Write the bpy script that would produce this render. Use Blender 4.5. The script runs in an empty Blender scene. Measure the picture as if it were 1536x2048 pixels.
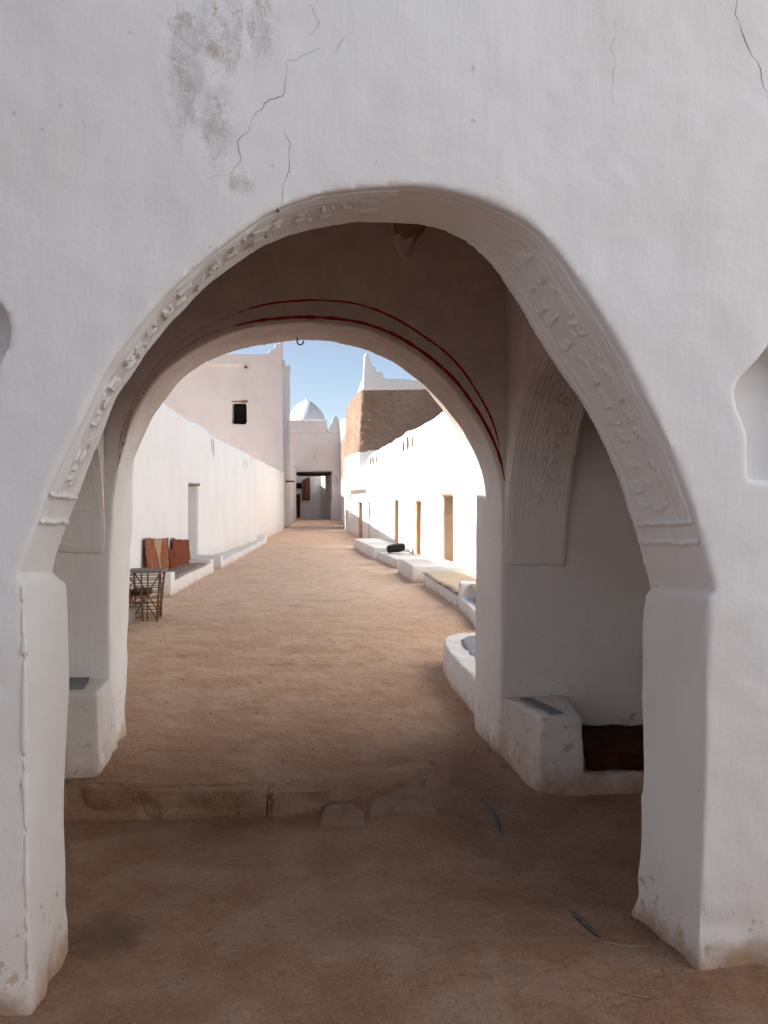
import bpy, math, random
import numpy as np
from mathutils import Vector
from mathutils.bvhtree import BVHTree

random.seed(7)
scene = bpy.context.scene
COL = scene.collection
F = 1655.0            # focal length in photo pixels
EYE = 1.6             # camera height, metres

# ------------------------------------------------------------------ helpers
def ray(px, py): return (px - 768.0) / F, (1000.0 - py) / F
def at(px, py, d):
    dx, dz = ray(px, py)
    return Vector((dx * d, d, EYE + dz * d))
def on_plane(px, py, y0, k):
    """point of the vertical plane y = y0 + k x"""
    dx, dz = ray(px, py)
    d = y0 / (1 - k * dx)
    return Vector((dx * d, d, EYE + dz * d))
def smooth(a, b, x):
    t = np.clip((np.asarray(x, float) - a) / (b - a), 0, 1)
    return t * t * (3 - 2 * t)

def vnoise(P, freq, seed=0):
    X = P * freq + np.array([seed * 13.37, seed * 7.91, seed * 3.77])
    I = np.floor(X).astype(np.int64); Fr = X - I
    Fr = Fr * Fr * (3 - 2 * Fr)
    out = np.zeros(len(P))
    for dx in (0, 1):
        wx = Fr[:, 0] if dx else 1 - Fr[:, 0]
        for dy in (0, 1):
            wy = Fr[:, 1] if dy else 1 - Fr[:, 1]
            for dz in (0, 1):
                wz = Fr[:, 2] if dz else 1 - Fr[:, 2]
                h = ((I[:, 0] + dx) * 374761393 + (I[:, 1] + dy) * 668265263 + (I[:, 2] + dz) * 1274126177 + seed * 974711) & 0xffffffff
                h = ((h ^ (h >> 13)) * 1103515245) & 0xffffffff
                h = ((h ^ (h >> 16)) * 747796405) & 0xffffffff
                h = h ^ (h >> 15)
                out += wx * wy * wz * ((h & 0xffff) / 32767.5 - 1)
    return out

def gz(x, y):
    """height of the ground"""
    x = np.asarray(x, float); y = np.asarray(y, float)
    L = (1 - smooth(-0.7, 0.28, x)) * smooth(-1.75, -1.6, x)
    zl = 0.152 * smooth(4.15, 4.235, y)
    q = smooth(0.2, 0.62, x)
    zr = 0.15 * (q * smooth(3.7, 5.2, y) + (1 - q) * smooth(3.35, 4.45, y))
    z = L * zl + (1 - L) * zr + 0.36 * np.clip((y - 28) / 17, 0, 1)
    P = np.stack([x, y, np.zeros_like(x)], -1).reshape(-1, 3)
    n = (vnoise(P, 0.9, 3) * 0.014 + vnoise(P * np.array([.55, 1, 1]), 3.6, 4) * 0.011 + vnoise(P * np.array([.7, 1, 1]), 9.0, 5) * 0.0055 + vnoise(P, 17.0, 6) * 0.0025 + vnoise(P, 31.0, 7) * 0.0015).reshape(x.shape)
    return z + n
def g(x, y): return float(gz(np.array([x]), np.array([y]))[0])

def link(o, parent=None):
    COL.objects.link(o)
    if parent is not None: o.parent = parent
    return o
def tag(o, label=None, cat=None, group=None, kind=None):
    if label: o['label'] = label
    if cat: o['category'] = cat
    if group: o['group'] = group
    if kind: o['kind'] = kind
    return o
def thing(name, label, cat, group=None):
    o = bpy.data.objects.new(name, None)
    o.empty_display_size = 0.2
    COL.objects.link(o)
    return tag(o, label, cat, group)

def mesh_obj(name, verts, faces, mat, parent=None, smooth_shade=True):
    me = bpy.data.meshes.new(name)
    me.from_pydata([tuple(v) for v in verts], [], faces)
    me.validate(); me.update()
    if smooth_shade:
        me.polygons.foreach_set('use_smooth', [True] * len(me.polygons))
    if mat: me.materials.append(mat)
    return link(bpy.data.objects.new(name, me), parent)

class MB:
    def __init__(s): s.v = []; s.f = []
    def add(s, verts, faces):
        b = len(s.v); s.v += [Vector(v) for v in verts]; s.f += [tuple(i + b for i in f) for f in faces]; return s
    def prism(s, A, B):
        n = len(A)
        s.add(list(A) + list(B), [tuple(range(n))[::-1], tuple(range(n, 2 * n))] +
              [(i, (i + 1) % n, n + (i + 1) % n, n + i) for i in range(n)]); return s
    def box(s, x0, x1, y0, y1, z0, z1):
        return s.prism([(x0, y0, z0), (x1, y0, z0), (x1, y1, z0), (x0, y1, z0)],
                       [(x0, y0, z1), (x1, y0, z1), (x1, y1, z1), (x0, y1, z1)])
    def plan(s, pts, z0, z1, taper=None):
        B = taper or pts
        return s.prism([(x, y, z0) for x, y in pts], [(x, y, z1) for x, y in B])
    def tube(s, pts, r, n=6):
        pts = [Vector(p) for p in pts]; m = len(pts)
        rs = r if isinstance(r, (list, tuple)) else [r] * m
        vs = []; fs = []
        for i, p in enumerate(pts):
            t = (pts[min(i + 1, m - 1)] - pts[max(i - 1, 0)])
            t = t.normalized() if t.length > 1e-9 else Vector((0, 0, 1))
            a = t.cross(Vector((0.31, 0.23, 0.92)))
            if a.length < 1e-3: a = t.cross(Vector((1, 0, 0)))
            a.normalize(); b = t.cross(a)
            for k in range(n):
                an = 2 * math.pi * k / n
                vs.append(p + (a * math.cos(an) + b * math.sin(an)) * rs[i])
        for i in range(m - 1):
            for k in range(n):
                k2 = (k + 1) % n
                fs.append((i * n + k, i * n + k2, (i + 1) * n + k2, (i + 1) * n + k))
        fs.append(tuple(range(n))[::-1]); fs.append(tuple((m - 1) * n + k for k in range(n)))
        return s.add(vs, fs)
    def lathe(s, c, prof, n=40):
        c = Vector(c); vs = []; fs = []
        for r, z in prof:
            for k in range(n):
                a = 2 * math.pi * k / n
                vs.append(c + Vector((r * math.cos(a), r * math.sin(a), z)))
        for i in range(len(prof) - 1):
            for k in range(n):
                k2 = (k + 1) % n
                fs.append((i * n + k, i * n + k2, (i + 1) * n + k2, (i + 1) * n + k))
        fs.append(tuple(range(n))[::-1]); fs.append(tuple((len(prof) - 1) * n + k for k in range(n)))
        return s.add(vs, fs)
    def build(s, name, mat, parent=None, smooth_shade=False):
        return mesh_obj(name, s.v, s.f, mat, parent, smooth_shade)

def temp(mb):
    me = bpy.data.meshes.new('tmp'); me.from_pydata([tuple(v) for v in mb.v], [], mb.f); me.update()
    import bmesh
    bm = bmesh.new(); bm.from_mesh(me)
    bmesh.ops.recalc_face_normals(bm, faces=bm.faces)
    bmesh.ops.triangulate(bm, faces=[f for f in bm.faces if len(f.verts) > 4], ngon_method='EAR_CLIP')
    bm.to_mesh(me); bm.free()
    o = bpy.data.objects.new('tmp', me); COL.objects.link(o); return o

def plaster(name, mb, mat, parent=None, voxel=0.03, iters=3, cut=(), lumps=((0.9, 0.012), (3.5, 0.005)), seed=1, extra=None):
    """solid -> cutters -> voxel remesh -> smoothing -> hand-plastered unevenness, as one mesh"""
    o = temp(mb); tmps = [o]
    for c in cut:
        co = temp(c); tmps.append(co)
        m = o.modifiers.new('b', 'BOOLEAN'); m.operation = 'DIFFERENCE'; m.object = co; m.solver = 'EXACT'
    m = o.modifiers.new('r', 'REMESH'); m.mode = 'VOXEL'; m.voxel_size = voxel
    if iters:
        m = o.modifiers.new('s', 'SMOOTH'); m.factor = 0.5; m.iterations = iters
    dg = bpy.context.evaluated_depsgraph_get(); dg.update()
    me = bpy.data.meshes.new_from_object(o.evaluated_get(dg), depsgraph=dg)
    for t in tmps:
        d = t.data; bpy.data.objects.remove(t); bpy.data.meshes.remove(d)
    n = len(me.vertices)
    P = np.empty(n * 3); me.vertices.foreach_get('co', P); P = P.reshape(-1, 3)
    N = np.empty(n * 3); me.vertices.foreach_get('normal', N); N = N.reshape(-1, 3)
    D = np.zeros(n)
    for i, (fr, am) in enumerate(lumps): D += vnoise(P, fr, seed + i * 5) * am
    if extra is not None: D += extra(P)
    P += N * D[:, None]
    me.vertices.foreach_set('co', P.ravel()); me.update()
    me.polygons.foreach_set('use_smooth', [True] * len(me.polygons))
    me.materials.clear(); me.materials.append(mat); me.name = name
    return link(bpy.data.objects.new(name, me), parent)

def catmull(pts, n):
    p = np.array(pts, float)
    p = np.vstack([2 * p[0] - p[1], p, 2 * p[-1] - p[-2]])
    out = []
    for i in range(1, len(p) - 2):
        for t in np.linspace(0, 1, 16, endpoint=False):
            a, b, c, d = p[i - 1], p[i], p[i + 1], p[i + 2]
            out.append(0.5 * (2 * b + (c - a) * t + (2 * a - 5 * b + 4 * c - d) * t * t + (3 * b - a - 3 * c + d) * t ** 3))
    out.append(p[-2]); out = np.array(out)
    L = np.concatenate([[0], np.cumsum(np.linalg.norm(np.diff(out, axis=0), axis=1))])
    s = np.linspace(0, L[-1], n)
    return np.stack([np.interp(s, L, out[:, k]) for k in range(out.shape[1])], 1)

# ------------------------------------------------------------------ materials
class NT:
    def __init__(s, name):
        s.m = bpy.data.materials.new(name); s.m.use_nodes = True
        s.t = s.m.node_tree; s.t.nodes.clear()
        s.out = s.t.nodes.new('ShaderNodeOutputMaterial'); s.b = s.t.nodes.new('ShaderNodeBsdfPrincipled')
        s.t.links.new(s.b.outputs[0], s.out.inputs[0])
        s.b.inputs['Specular IOR Level'].default_value = 0.15
        s.pos = s.t.nodes.new('ShaderNodeNewGeometry').outputs['Position']
        sp = s.t.nodes.new('ShaderNodeSeparateXYZ'); s.L(s.pos, sp.inputs[0])
        s.x, s.y, s.z = sp.outputs
    def L(s, a, b): s.t.links.new(a, b)
    def put(s, v, sock):
        if isinstance(v, bpy.types.NodeSocket): s.L(v, sock)
        elif isinstance(v, (tuple, list)): sock.default_value = tuple(v) + ((1,) if len(v) == 3 and sock.type == 'RGBA' else ())
        else: sock.default_value = v
    def math(s, op, a, b=0.0, clamp=False):
        n = s.t.nodes.new('ShaderNodeMath'); n.operation = op; n.use_clamp = clamp
        s.put(a, n.inputs[0]); s.put(b, n.inputs[1]); return n.outputs[0]
    def vec(s, sx, sy, sz, src=None):
        n = s.t.nodes.new('ShaderNodeVectorMath'); n.operation = 'MULTIPLY'
        s.L(src or s.pos, n.inputs[0]); n.inputs[1].default_value = (sx, sy, sz); return n.outputs[0]
    def noise(s, scale, detail=4, rough=0.55, vec=None, dist=0.0):
        n = s.t.nodes.new('ShaderNodeTexNoise'); s.L(vec or s.pos, n.inputs['Vector'])
        n.inputs['Scale'].default_value = scale; n.inputs['Detail'].default_value = detail
        n.inputs['Roughness'].default_value = rough; n.inputs['Distortion'].default_value = dist
        return n.outputs['Fac']
    def voro(s, scale, vec=None, feature='F1'):
        n = s.t.nodes.new('ShaderNodeTexVoronoi'); n.feature = feature; s.L(vec or s.pos, n.inputs['Vector'])
        n.inputs['Scale'].default_value = scale; return n.outputs['Distance']
    def ramp(s, v, a, b, lo=0.0, hi=1.0):
        n = s.t.nodes.new('ShaderNodeMapRange'); n.interpolation_type = 'SMOOTHSTEP'
        s.put(v, n.inputs[0]); n.inputs[1].default_value = a; n.inputs[2].default_value = b
        n.inputs[3].default_value = lo; n.inputs[4].default_value = hi; return n.outputs[0]
    def mix(s, f, a, b):
        n = s.t.nodes.new('ShaderNodeMix'); n.data_type = 'RGBA'
        s.put(f, n.inputs[0]); s.put(a, n.inputs[6]); s.put(b, n.inputs[7]); return n.outputs[2]
    def bump(s, h, dist, strength=1.0, prev=None):
        n = s.t.nodes.new('ShaderNodeBump'); s.L(h, n.inputs['Height'])
        n.inputs['Distance'].default_value = dist; n.inputs['Strength'].default_value = strength
        if prev: s.L(prev, n.inputs['Normal'])
        return n.outputs[0]
    def done(s, col, rough=0.95, nrm=None):
        s.put(col, s.b.inputs['Base Color']); s.put(rough, s.b.inputs['Roughness'])
        if nrm: s.L(nrm, s.b.inputs['Normal'])
        return s.m

MUD = (0.42, 0.27, 0.165)
def plaster_mat(name, col, tint, stain_h=0.22, base_z=0.0, bump=1.0, patches=(), grey=(0.60, 0.60, 0.62), fleck=0.5, upper=None):
    t = NT(name)
    big = t.noise(0.9, 4, 0.6)
    c = t.mix(t.ramp(big, 0.4, 0.68), col, tint)
    streak = t.noise(1.0, 5, 0.65, t.vec(7, 7, 0.9))
    c = t.mix(t.ramp(streak, 0.52, 0.78, 0, 0.2), c, grey)
    mid = t.noise(7, 6, 0.65)
    c = t.mix(t.ramp(mid, 0.55, 0.8, 0, 0.22), c, tint)
    if upper:      # vault shade put into the colour: browner above a wavering line, partly bare render
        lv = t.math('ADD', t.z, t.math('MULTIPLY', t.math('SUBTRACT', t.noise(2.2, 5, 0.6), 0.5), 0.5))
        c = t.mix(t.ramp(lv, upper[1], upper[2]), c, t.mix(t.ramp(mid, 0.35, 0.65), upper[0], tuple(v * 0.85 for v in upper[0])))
    # small chips where the earth shows
    v = t.noise(23, 3, 0.5)
    c = t.mix(t.ramp(v, 0.735, 0.765, 0, fleck), c, (0.50, 0.38, 0.28))
    # earth splashed on the foot of the wall
    hz = t.math('SUBTRACT', t.z, base_z)
    wob = t.math('MULTIPLY', t.math('SUBTRACT', t.noise(5, 6, 0.7), 0.5), stain_h * 2.0)
    f = t.ramp(t.math('ADD', hz, wob), stain_h, -0.02)
    f2 = t.ramp(t.math('ADD', hz, wob), stain_h * 2.6, 0.0, 0, 0.35)
    c = t.mix(f2, c, (0.62, 0.50, 0.40)); c = t.mix(f, c, MUD)
    fl = t.math('ADD', t.noise(15, 6, 0.7), t.ramp(hz, stain_h * 4.5, 0.0, -0.06, 0.10))
    c = t.mix(t.ramp(fl, 0.66, 0.70, 0, 0.65), c, (0.45, 0.31, 0.205))
    c = t.mix(t.ramp(t.noise(2.6, 6, 0.7), 0.58, 0.74, 0, 0.22), c, (0.66, 0.57, 0.48))
    h1 = t.noise(55, 4, 0.6)
    brush = t.noise(30, 4, 0.6, t.vec(1, 1, 0.12))
    h3 = t.noise(9, 5, 0.6)
    n = t.bump(h3, 0.025, 0.22 * bump)
    n = t.bump(brush, 0.006, 0.35 * bump, n)
    n = t.bump(h1, 0.004, 0.28 * bump, n)
    tot = None
    for (px, pz, rx, rz) in patches:
        a = t.math('DIVIDE', t.math('SUBTRACT', t.x, px), rx); b = t.math('DIVIDE', t.math('SUBTRACT', t.z, pz), rz)
        d = t.ramp(t.math('ADD', t.math('MULTIPLY', a, a), t.math('MULTIPLY', b, b)), 1.0, 0.0)
        tot = d if tot is None else t.math('MAXIMUM', tot, d)
    if tot is not None:
        fl = t.noise(11, 7, 0.72, t.vec(1.5, 1.5, 0.85), 0.6)
        m = t.ramp(t.math('MULTIPLY', t.math('POWER', tot, 0.6), fl), 0.44, 0.50)
        c = t.mix(t.math('MULTIPLY', m, 0.17), c, (0.64, 0.50, 0.38))
        m2 = t.ramp(t.math('MULTIPLY', t.math('POWER', tot, 0.6), t.noise(19, 6, 0.7)), 0.52, 0.56)
        c = t.mix(t.math('MULTIPLY', m2, 0.32), c, (0.50, 0.38, 0.27))
        n = t.bump(t.math('SUBTRACT', 1.0, m), 0.003, 0.6, n)
        n = t.bump(t.math('MULTIPLY', tot, t.math('SUBTRACT', t.noise(26, 6, 0.75), 0.5)), 0.022, 0.5, n)
    return t.done(c, 0.95, n)

M = {}
# ------- front wall plane first (needed for the wear patches)
FY, FK, FT = 2.69, 0.108, 0.39
def FP(px, py): return on_plane(px, py, FY, FK)
def FB(px, py): return on_plane(px, py, FY + FT, FK)
pp = []
for (px, py, rx, rz) in ((370, 130, 60, 210), (440, 60, 70, 160), (430, 250, 50, 120), (520, 50, 40, 110),
                         (480, 370, 40, 30)):
    c = FP(px, py); s = c.y / F
    pp.append((c.x, c.z, rx * s, rz * s))
WHITE = (0.78, 0.765, 0.75); WARM = (0.74, 0.70, 0.665)
M['front'] = plaster_mat('front wall limewash', WHITE, WARM, 0.15, 0.0, 0.72, pp)
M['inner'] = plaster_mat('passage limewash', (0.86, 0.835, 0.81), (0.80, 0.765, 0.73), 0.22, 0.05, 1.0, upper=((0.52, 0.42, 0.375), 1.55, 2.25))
M['bench'] = plaster_mat('passage bench limewash', (0.74, 0.71, 0.68), (0.62, 0.56, 0.50), 0.26, 0.02, 1.6)
M['street'] = plaster_mat('street limewash', (0.80, 0.79, 0.775), (0.77, 0.745, 0.715), 0.22, 0.12, 1.2, fleck=0.25)
M['sbench'] = plaster_mat('street bench limewash', (0.78, 0.765, 0.745), (0.74, 0.70, 0.65), 0.10, 0.12, 1.3, fleck=0.25)
M['court'] = plaster_mat('bluish bounce white', (0.77, 0.78, 0.80), (0.75, 0.755, 0.765), 0.22, 0.0, 1.2, fleck=0.25)  # for the added unseen walls; bluish to cool the light they bounce
M['house'] = plaster_mat('house limewash', (0.64, 0.615, 0.61), (0.61, 0.57, 0.56), 0.15, 0.35, 1.5, fleck=0.1)

def earth_mat():
    t = NT('trodden earth')
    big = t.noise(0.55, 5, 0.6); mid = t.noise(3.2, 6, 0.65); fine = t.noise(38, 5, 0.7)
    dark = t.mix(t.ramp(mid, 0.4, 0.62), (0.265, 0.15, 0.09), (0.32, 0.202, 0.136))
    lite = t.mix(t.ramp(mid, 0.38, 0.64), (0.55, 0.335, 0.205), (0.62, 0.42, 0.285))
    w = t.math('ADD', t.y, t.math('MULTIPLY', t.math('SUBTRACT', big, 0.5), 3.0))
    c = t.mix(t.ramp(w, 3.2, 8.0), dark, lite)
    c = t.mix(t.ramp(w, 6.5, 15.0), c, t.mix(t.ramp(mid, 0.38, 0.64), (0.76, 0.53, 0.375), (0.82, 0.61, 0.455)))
    c = t.mix(t.ramp(big, 0.5, 0.75, 0, 0.35), c, (0.47, 0.37, 0.30))
    c = t.mix(t.ramp(t.noise(1.7, 7, 0.7), 0.56, 0.68, 0, 0.3), c, (0.15, 0.085, 0.05))
    c = t.mix(t.ramp(fine, 0.52, 0.70, 0, 0.5), c, (0.13, 0.08, 0.055))
    c = t.mix(t.ramp(t.noise(75, 3, 0.7), 0.56, 0.72, 0, 0.45), c, (0.40, 0.29, 0.21))
    c = t.mix(t.ramp(t.noise(14, 4, 0.6), 0.66, 0.74, 0, 0.5), c, (0.14, 0.09, 0.06))
    # trampled, blackened patch beside the left pier
    dx_ = t.math('DIVIDE', t.math('ADD', t.x, 1.02), 0.24); dy_ = t.math('DIVIDE', t.math('SUBTRACT', t.y, 3.05), 0.22)
    dm = t.ramp(t.math('ADD', t.math('ADD', t.math('MULTIPLY', dx_, dx_), t.math('MULTIPLY', dy_, dy_)), t.math('MULTIPLY', t.noise(9, 5, 0.7), 1.6)), 1.6, 0.6, 0, 0.6)
    c = t.mix(dm, c, (0.075, 0.05, 0.035))
    sp = t.voro(55)
    c = t.mix(t.ramp(sp, 0.13, 0.09, 0, 0.5), c, (0.55, 0.45, 0.36))
    n = t.bump(t.noise(2.6, 6, 0.6, t.vec(1, 2.2, 1)), 0.05, 0.5)
    n = t.bump(t.noise(13, 6, 0.65), 0.035, 0.7, n); n = t.bump(t.noise(90, 4, 0.6), 0.007, 0.8, n)
    return t.done(c, 0.97, n)
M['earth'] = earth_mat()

def mud_mat(name, a, b, bump=1.0):
    t = NT(name)
    c = t.mix(t.ramp(t.noise(0.8, 5, 0.6), 0.35, 0.7), a, b)
    c = t.mix(t.ramp(t.noise(6, 6, 0.75), 0.5, 0.66, 0, 0.5), c, tuple(x * 0.55 for x in a))
    c = t.mix(t.ramp(t.noise(9, 4, 0.6), 0.6, 0.75, 0, 0.4), c, (0.5, 0.4, 0.3))
    n = t.bump(t.noise(7, 8, 0.75), 0.12, 0.8 * bump); n = t.bump(t.noise(30, 5, 0.7), 0.03, 0.6 * bump, n)
    return t.done(c, 0.97, n)
M['mud'] = mud_mat('mud render', (0.41, 0.275, 0.20), (0.49, 0.345, 0.255), 1.6)
M['mudpatch'] = mud_mat('bare mud patch', (0.30, 0.20, 0.13), (0.25, 0.16, 0.10), 0.5)
M['stone'] = mud_mat('earthy stone', (0.24, 0.152, 0.104), (0.30, 0.205, 0.15), 0.3)
M['stepstone'] = mud_mat('dusty step', (0.235, 0.155, 0.10), (0.29, 0.20, 0.14), 0.3)

def simple(name, col, col2=None, scale=12, rough=0.8, bump=0.3, dist=0.01, stretch=(1, 1, 1), metallic=0):
    t = NT(name)
    v = t.noise(scale, 5, 0.65, t.vec(*stretch))
    c = t.mix(t.ramp(v, 0.3, 0.7), col, col2 or tuple(x * 0.7 for x in col))
    t.b.inputs['Metallic'].default_value = metallic
    return t.done(c, rough, t.bump(v, dist, bump))
M['crack'] = simple('crack shadow earth', (0.17, 0.13, 0.105))
M['slate'] = simple('grey slate', (0.24, 0.25, 0.26), (0.17, 0.175, 0.18), 14, 0.7, 0.4, 0.004)
M['red'] = simple('red paint', (0.30, 0.012, 0.014), (0.22, 0.01, 0.012), 60, 0.8)
M['redfade'] = simple('faded red paint', (0.42, 0.22, 0.20), (0.5, 0.38, 0.34), 60, 0.9)
M['iron'] = simple('dark iron', (0.05, 0.055, 0.065), (0.09, 0.07, 0.06), 60, 0.5, 0.3, 0.001, metallic=0.6)
M['wood'] = simple('palm wood', (0.22, 0.125, 0.06), (0.12, 0.065, 0.03), 40, 0.75, 0.4, 0.003)
M['woodlight'] = simple('pale door plank', (0.58, 0.40, 0.24), (0.44, 0.29, 0.16), 9, 0.8, 0.4, 0.01, (1, 1, 0.2))
M['wooddark'] = simple('dark brown boards', (0.075, 0.035, 0.022), (0.05, 0.025, 0.015), 6, 0.8, 0.4, 0.01, (6, 6, 0.5))
M['mat'] = simple('woven mat', (0.36, 0.28, 0.225), (0.27, 0.20, 0.16), 30, 0.9, 0.5, 0.006, (1, 0.25, 1))
M['crtop'] = simple('grey woven top', (0.27, 0.225, 0.195), (0.20, 0.165, 0.14), 60, 0.9, 0.5, 0.004)
M['card'] = simple('cardboard', (0.52, 0.41, 0.30), (0.46, 0.35, 0.25), 5, 0.85, 0.2, 0.004)
M['jamb'] = simple('clay jamb', (0.50, 0.39, 0.30), (0.44, 0.33, 0.25), 6, 0.95, 0.4, 0.01)
M['bag'] = simple('black plastic', (0.012, 0.012, 0.014), (0.03, 0.03, 0.032), 14, 0.35, 0.6, 0.03)
M['black'] = simple('dark room', (0.006, 0.006, 0.006), (0.01, 0.009, 0.008), 3, 0.95)
M['cloth'] = simple('brown cloth', (0.20, 0.085, 0.05), (0.15, 0.06, 0.035), 4, 0.9, 0.3, 0.02)
M['plastic'] = simple('grey plastic strip', (0.17, 0.17, 0.172), (0.09, 0.09, 0.09), 30, 0.6)
M['straw'] = simple('dry straw', (0.50, 0.38, 0.24), None, 30)
M['slit'] = simple('blue shutter', (0.11, 0.15, 0.24), (0.08, 0.11, 0.18), 4)
M['grime'] = simple('rain streak', (0.33, 0.29, 0.26), (0.45, 0.40, 0.36), 30)

M['darkstreak'] = simple('dark wall streak', (0.05, 0.042, 0.038), (0.09, 0.075, 0.065), 30)
def rug_mat(name, tan, red, deep, yband=0.0, dark=0.3):
    t = NT(name)
    c = t.mix(t.ramp(t.noise(9, 5, 0.65, t.vec(1, 1, 0.55)), 0.42, 0.58), tan, red)
    c = t.mix(t.ramp(t.noise(24, 4, 0.7), 0.55, 0.68), c, deep)
    w = t.t.nodes.new('ShaderNodeTexWave'); t.L(t.vec(1, 1.3, 1), w.inputs['Vector'])
    w.wave_type = 'BANDS'; w.bands_direction = 'Z'; w.inputs['Scale'].default_value = 7; w.inputs['Distortion'].default_value = 5
    w.inputs['Detail'].default_value = 3
    c = t.mix(t.math('MULTIPLY', w.outputs[1], dark), c, deep)
    n = t.bump(t.noise(80, 3, 0.6), 0.004, 0.6)
    return t.done(c, 0.95, n)
M['rugA'] = rug_mat('worn orange rug', (0.30, 0.165, 0.085), (0.30, 0.07, 0.035), (0.15, 0.045, 0.022))
M['rugB'] = rug_mat('rust rug', (0.235, 0.075, 0.03), (0.21, 0.042, 0.022), (0.09, 0.028, 0.016))
M['rugC'] = rug_mat('dark rug', (0.07, 0.02, 0.012), (0.052, 0.014, 0.009), (0.03, 0.01, 0.007))
M['rugV'] = simple('tan rug wedge', (0.46, 0.31, 0.19), (0.38, 0.24, 0.15), 25, 0.95, 0.4, 0.004)

# ------------------------------------------------------------------ ground
def lines(segs):
    out = []
    for a, b, n in segs: out += list(np.linspace(a, b, n, endpoint=False))
    out.append(segs[-1][1]); return np.array(out)
X = lines([(-260, -20, 12), (-20, -5, 12), (-5, -2.3, 60), (-2.3, 1.7, 200), (1.7, 4, 30), (4, 20, 12), (20, 260, 12)])
Y = lines([(-60, -2, 14), (-2, 1.8, 40), (1.8, 5.6, 220), (5.6, 14, 260), (14, 50, 240), (50, 60, 8), (60, 500, 20)])
GX, GY = np.meshgrid(X, Y)
GZ = gz(GX, GY)
nx, ny = len(X), len(Y)
verts = np.stack([GX.ravel(), GY.ravel(), GZ.ravel()], 1)
faces = [(j * nx + i, j * nx + i + 1, (j + 1) * nx + i + 1, (j + 1) * nx + i) for j in range(ny - 1) for i in range(nx - 1)]
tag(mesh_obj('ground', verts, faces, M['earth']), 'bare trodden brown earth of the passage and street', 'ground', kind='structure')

# ------------------------------------------------------------------ front wall with the wide arch
def outline(lp, arc, rp, plane, n1=14, n2=110, n3=14):
    A = catmull(lp, n1); B = catmull(arc, n2); C = catmull(rp, n3)
    return [plane(*p) for p in np.vstack([A, B, C])], B
f_l = [(62, 2070), (60, 1900), (55, 1700), (52, 1500), (50, 1300), (46, 1158)]
f_a = [(35, 1150), (75, 1045), (95, 985), (130, 905), (180, 800), (220, 722), (270, 656), (320, 598), (380, 541), (430, 500), (490, 454), (540, 423), (590, 402), (650, 385), (720, 375), (800, 370), (850, 371), (900, 379), (960, 395), (1010, 416), (1060, 447), (1110, 495), (1150, 548), (1190, 608), (1225, 665), (1260, 725), (1290, 788), (1320, 850), (1350, 920), (1370, 968), (1387, 1015), (1402, 1070), (1415, 1120), (1425, 1150), (1434, 1184)]
f_r = [(1420, 1192), (1415, 1235), (1413, 1400), (1410, 1550), (1405, 1700), (1399, 1830), (1394, 2000)]
b_l = [(130, 1960), (132, 1800), (134, 1600), (136, 1500), (138, 1300), (133, 1168)]
b_a = [(106, 1146), (118, 1105), (140, 1040), (160, 985), (185, 912), (207, 850), (235, 790), (265, 737), (300, 690), (340, 644), (380, 602), (425, 562), (470, 526), (530, 491), (580, 470), (640, 455), (700, 447), (770, 446), (840, 452), (900, 471), (950, 501), (985, 537), (1015, 581), (1050, 637), (1090, 698), (1125, 749), (1160, 800), (1190, 848), (1215, 902), (1237, 962), (1260, 1030), (1275, 1080), (1290, 1140), (1301, 1178)]
b_r = [(1290, 1192), (1284, 1230), (1283, 1300), (1279, 1500), (1275, 1600), (1271, 1750), (1268, 1880)]
FO, fB = outline(f_l, f_a, f_r, FP)
BO, bB = outline(b_l, b_a, b_r, FB)
def wall_with_arch(FO, BO, y0, k, t, xl, xr, top, zb):
    def out(x, z, y0): return Vector((x, y0 + k * x, z))
    def ring(O, yy):
        lb, rb = O[0].copy(), O[-1].copy(); lb.z = zb; rb.z = zb
        return [out(xl, zb, yy), out(xl, top, yy), out(xr, top, yy), out(xr, zb, yy), rb] + O[::-1][1:-1] + [lb]
    mb = MB(); mb.prism(ring(FO, y0), ring(BO, y0 + t)); return mb
gate = thing('arched_wall', 'big whitewashed wall pierced by the wide foreground arch with relief lettering on its underside', 'wall')
mb = wall_with_arch(FO, BO, FY, FK, FT, -2.9, 2.9, 4.9, -0.25)
def niche(pts, d0, depth):
    c = MB(); sh = Vector((-FK, 1, 0)).normalized()
    q = [Vector(p) for p in pts]
    c.prism([p - sh * 0.2 for p in q], [p + sh * depth for p in q]); return c
nr = [FP(x, y) for x, y in ((1552, 672), (1530, 700), (1503, 728), (1478, 757), (1468, 783), (1472, 812), (1484, 838), (1492, 866), (1493, 962), (1640, 968), (1641, 866), (1650, 838), (1662, 810), (1664, 783), (1650, 750), (1604, 700))]
nl = [FP(x, y) for x, y in ((-60, 560), (-28, 585), (0, 606), (14, 634), (20, 663), (13, 695), (0, 724), (-8, 745), (-8, 850), (-120, 850), (-120, 745), (-130, 690), (-125, 630))]
def fextra(P):
    D = vnoise(P, 14, 31) * 0.0022
    for (px, pz, rx, rz) in pp[:5]:
        e = np.clip(1 - ((P[:, 0] - px) / rx) ** 2 - ((P[:, 2] - pz) / rz) ** 2, 0, 1)
        D += e * (vnoise(P, 18, 33) * 0.007 + vnoise(P, 37, 34) * 0.004)
    low = np.clip(1 - P[:, 2] / 0.25, 0, 1)
    D += low * (vnoise(P, 12, 35) * 0.014 + 0.006)
    return D
front = plaster('wall', mb, M['front'], gate, voxel=0.0115, iters=3, cut=[niche(nr, 0.2, 0.15), niche(nl, 0.2, 0.15)],
                lumps=((0.9, 0.010), (1.8, 0.007), (3.1, 0.005), (6.5, 0.0042)), seed=11, extra=fextra)
def bvh_of(o):
    me = o.data
    return BVHTree.FromPolygons([v.co.copy() for v in me.vertices], [tuple(p.vertices) for p in me.polygons])
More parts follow.
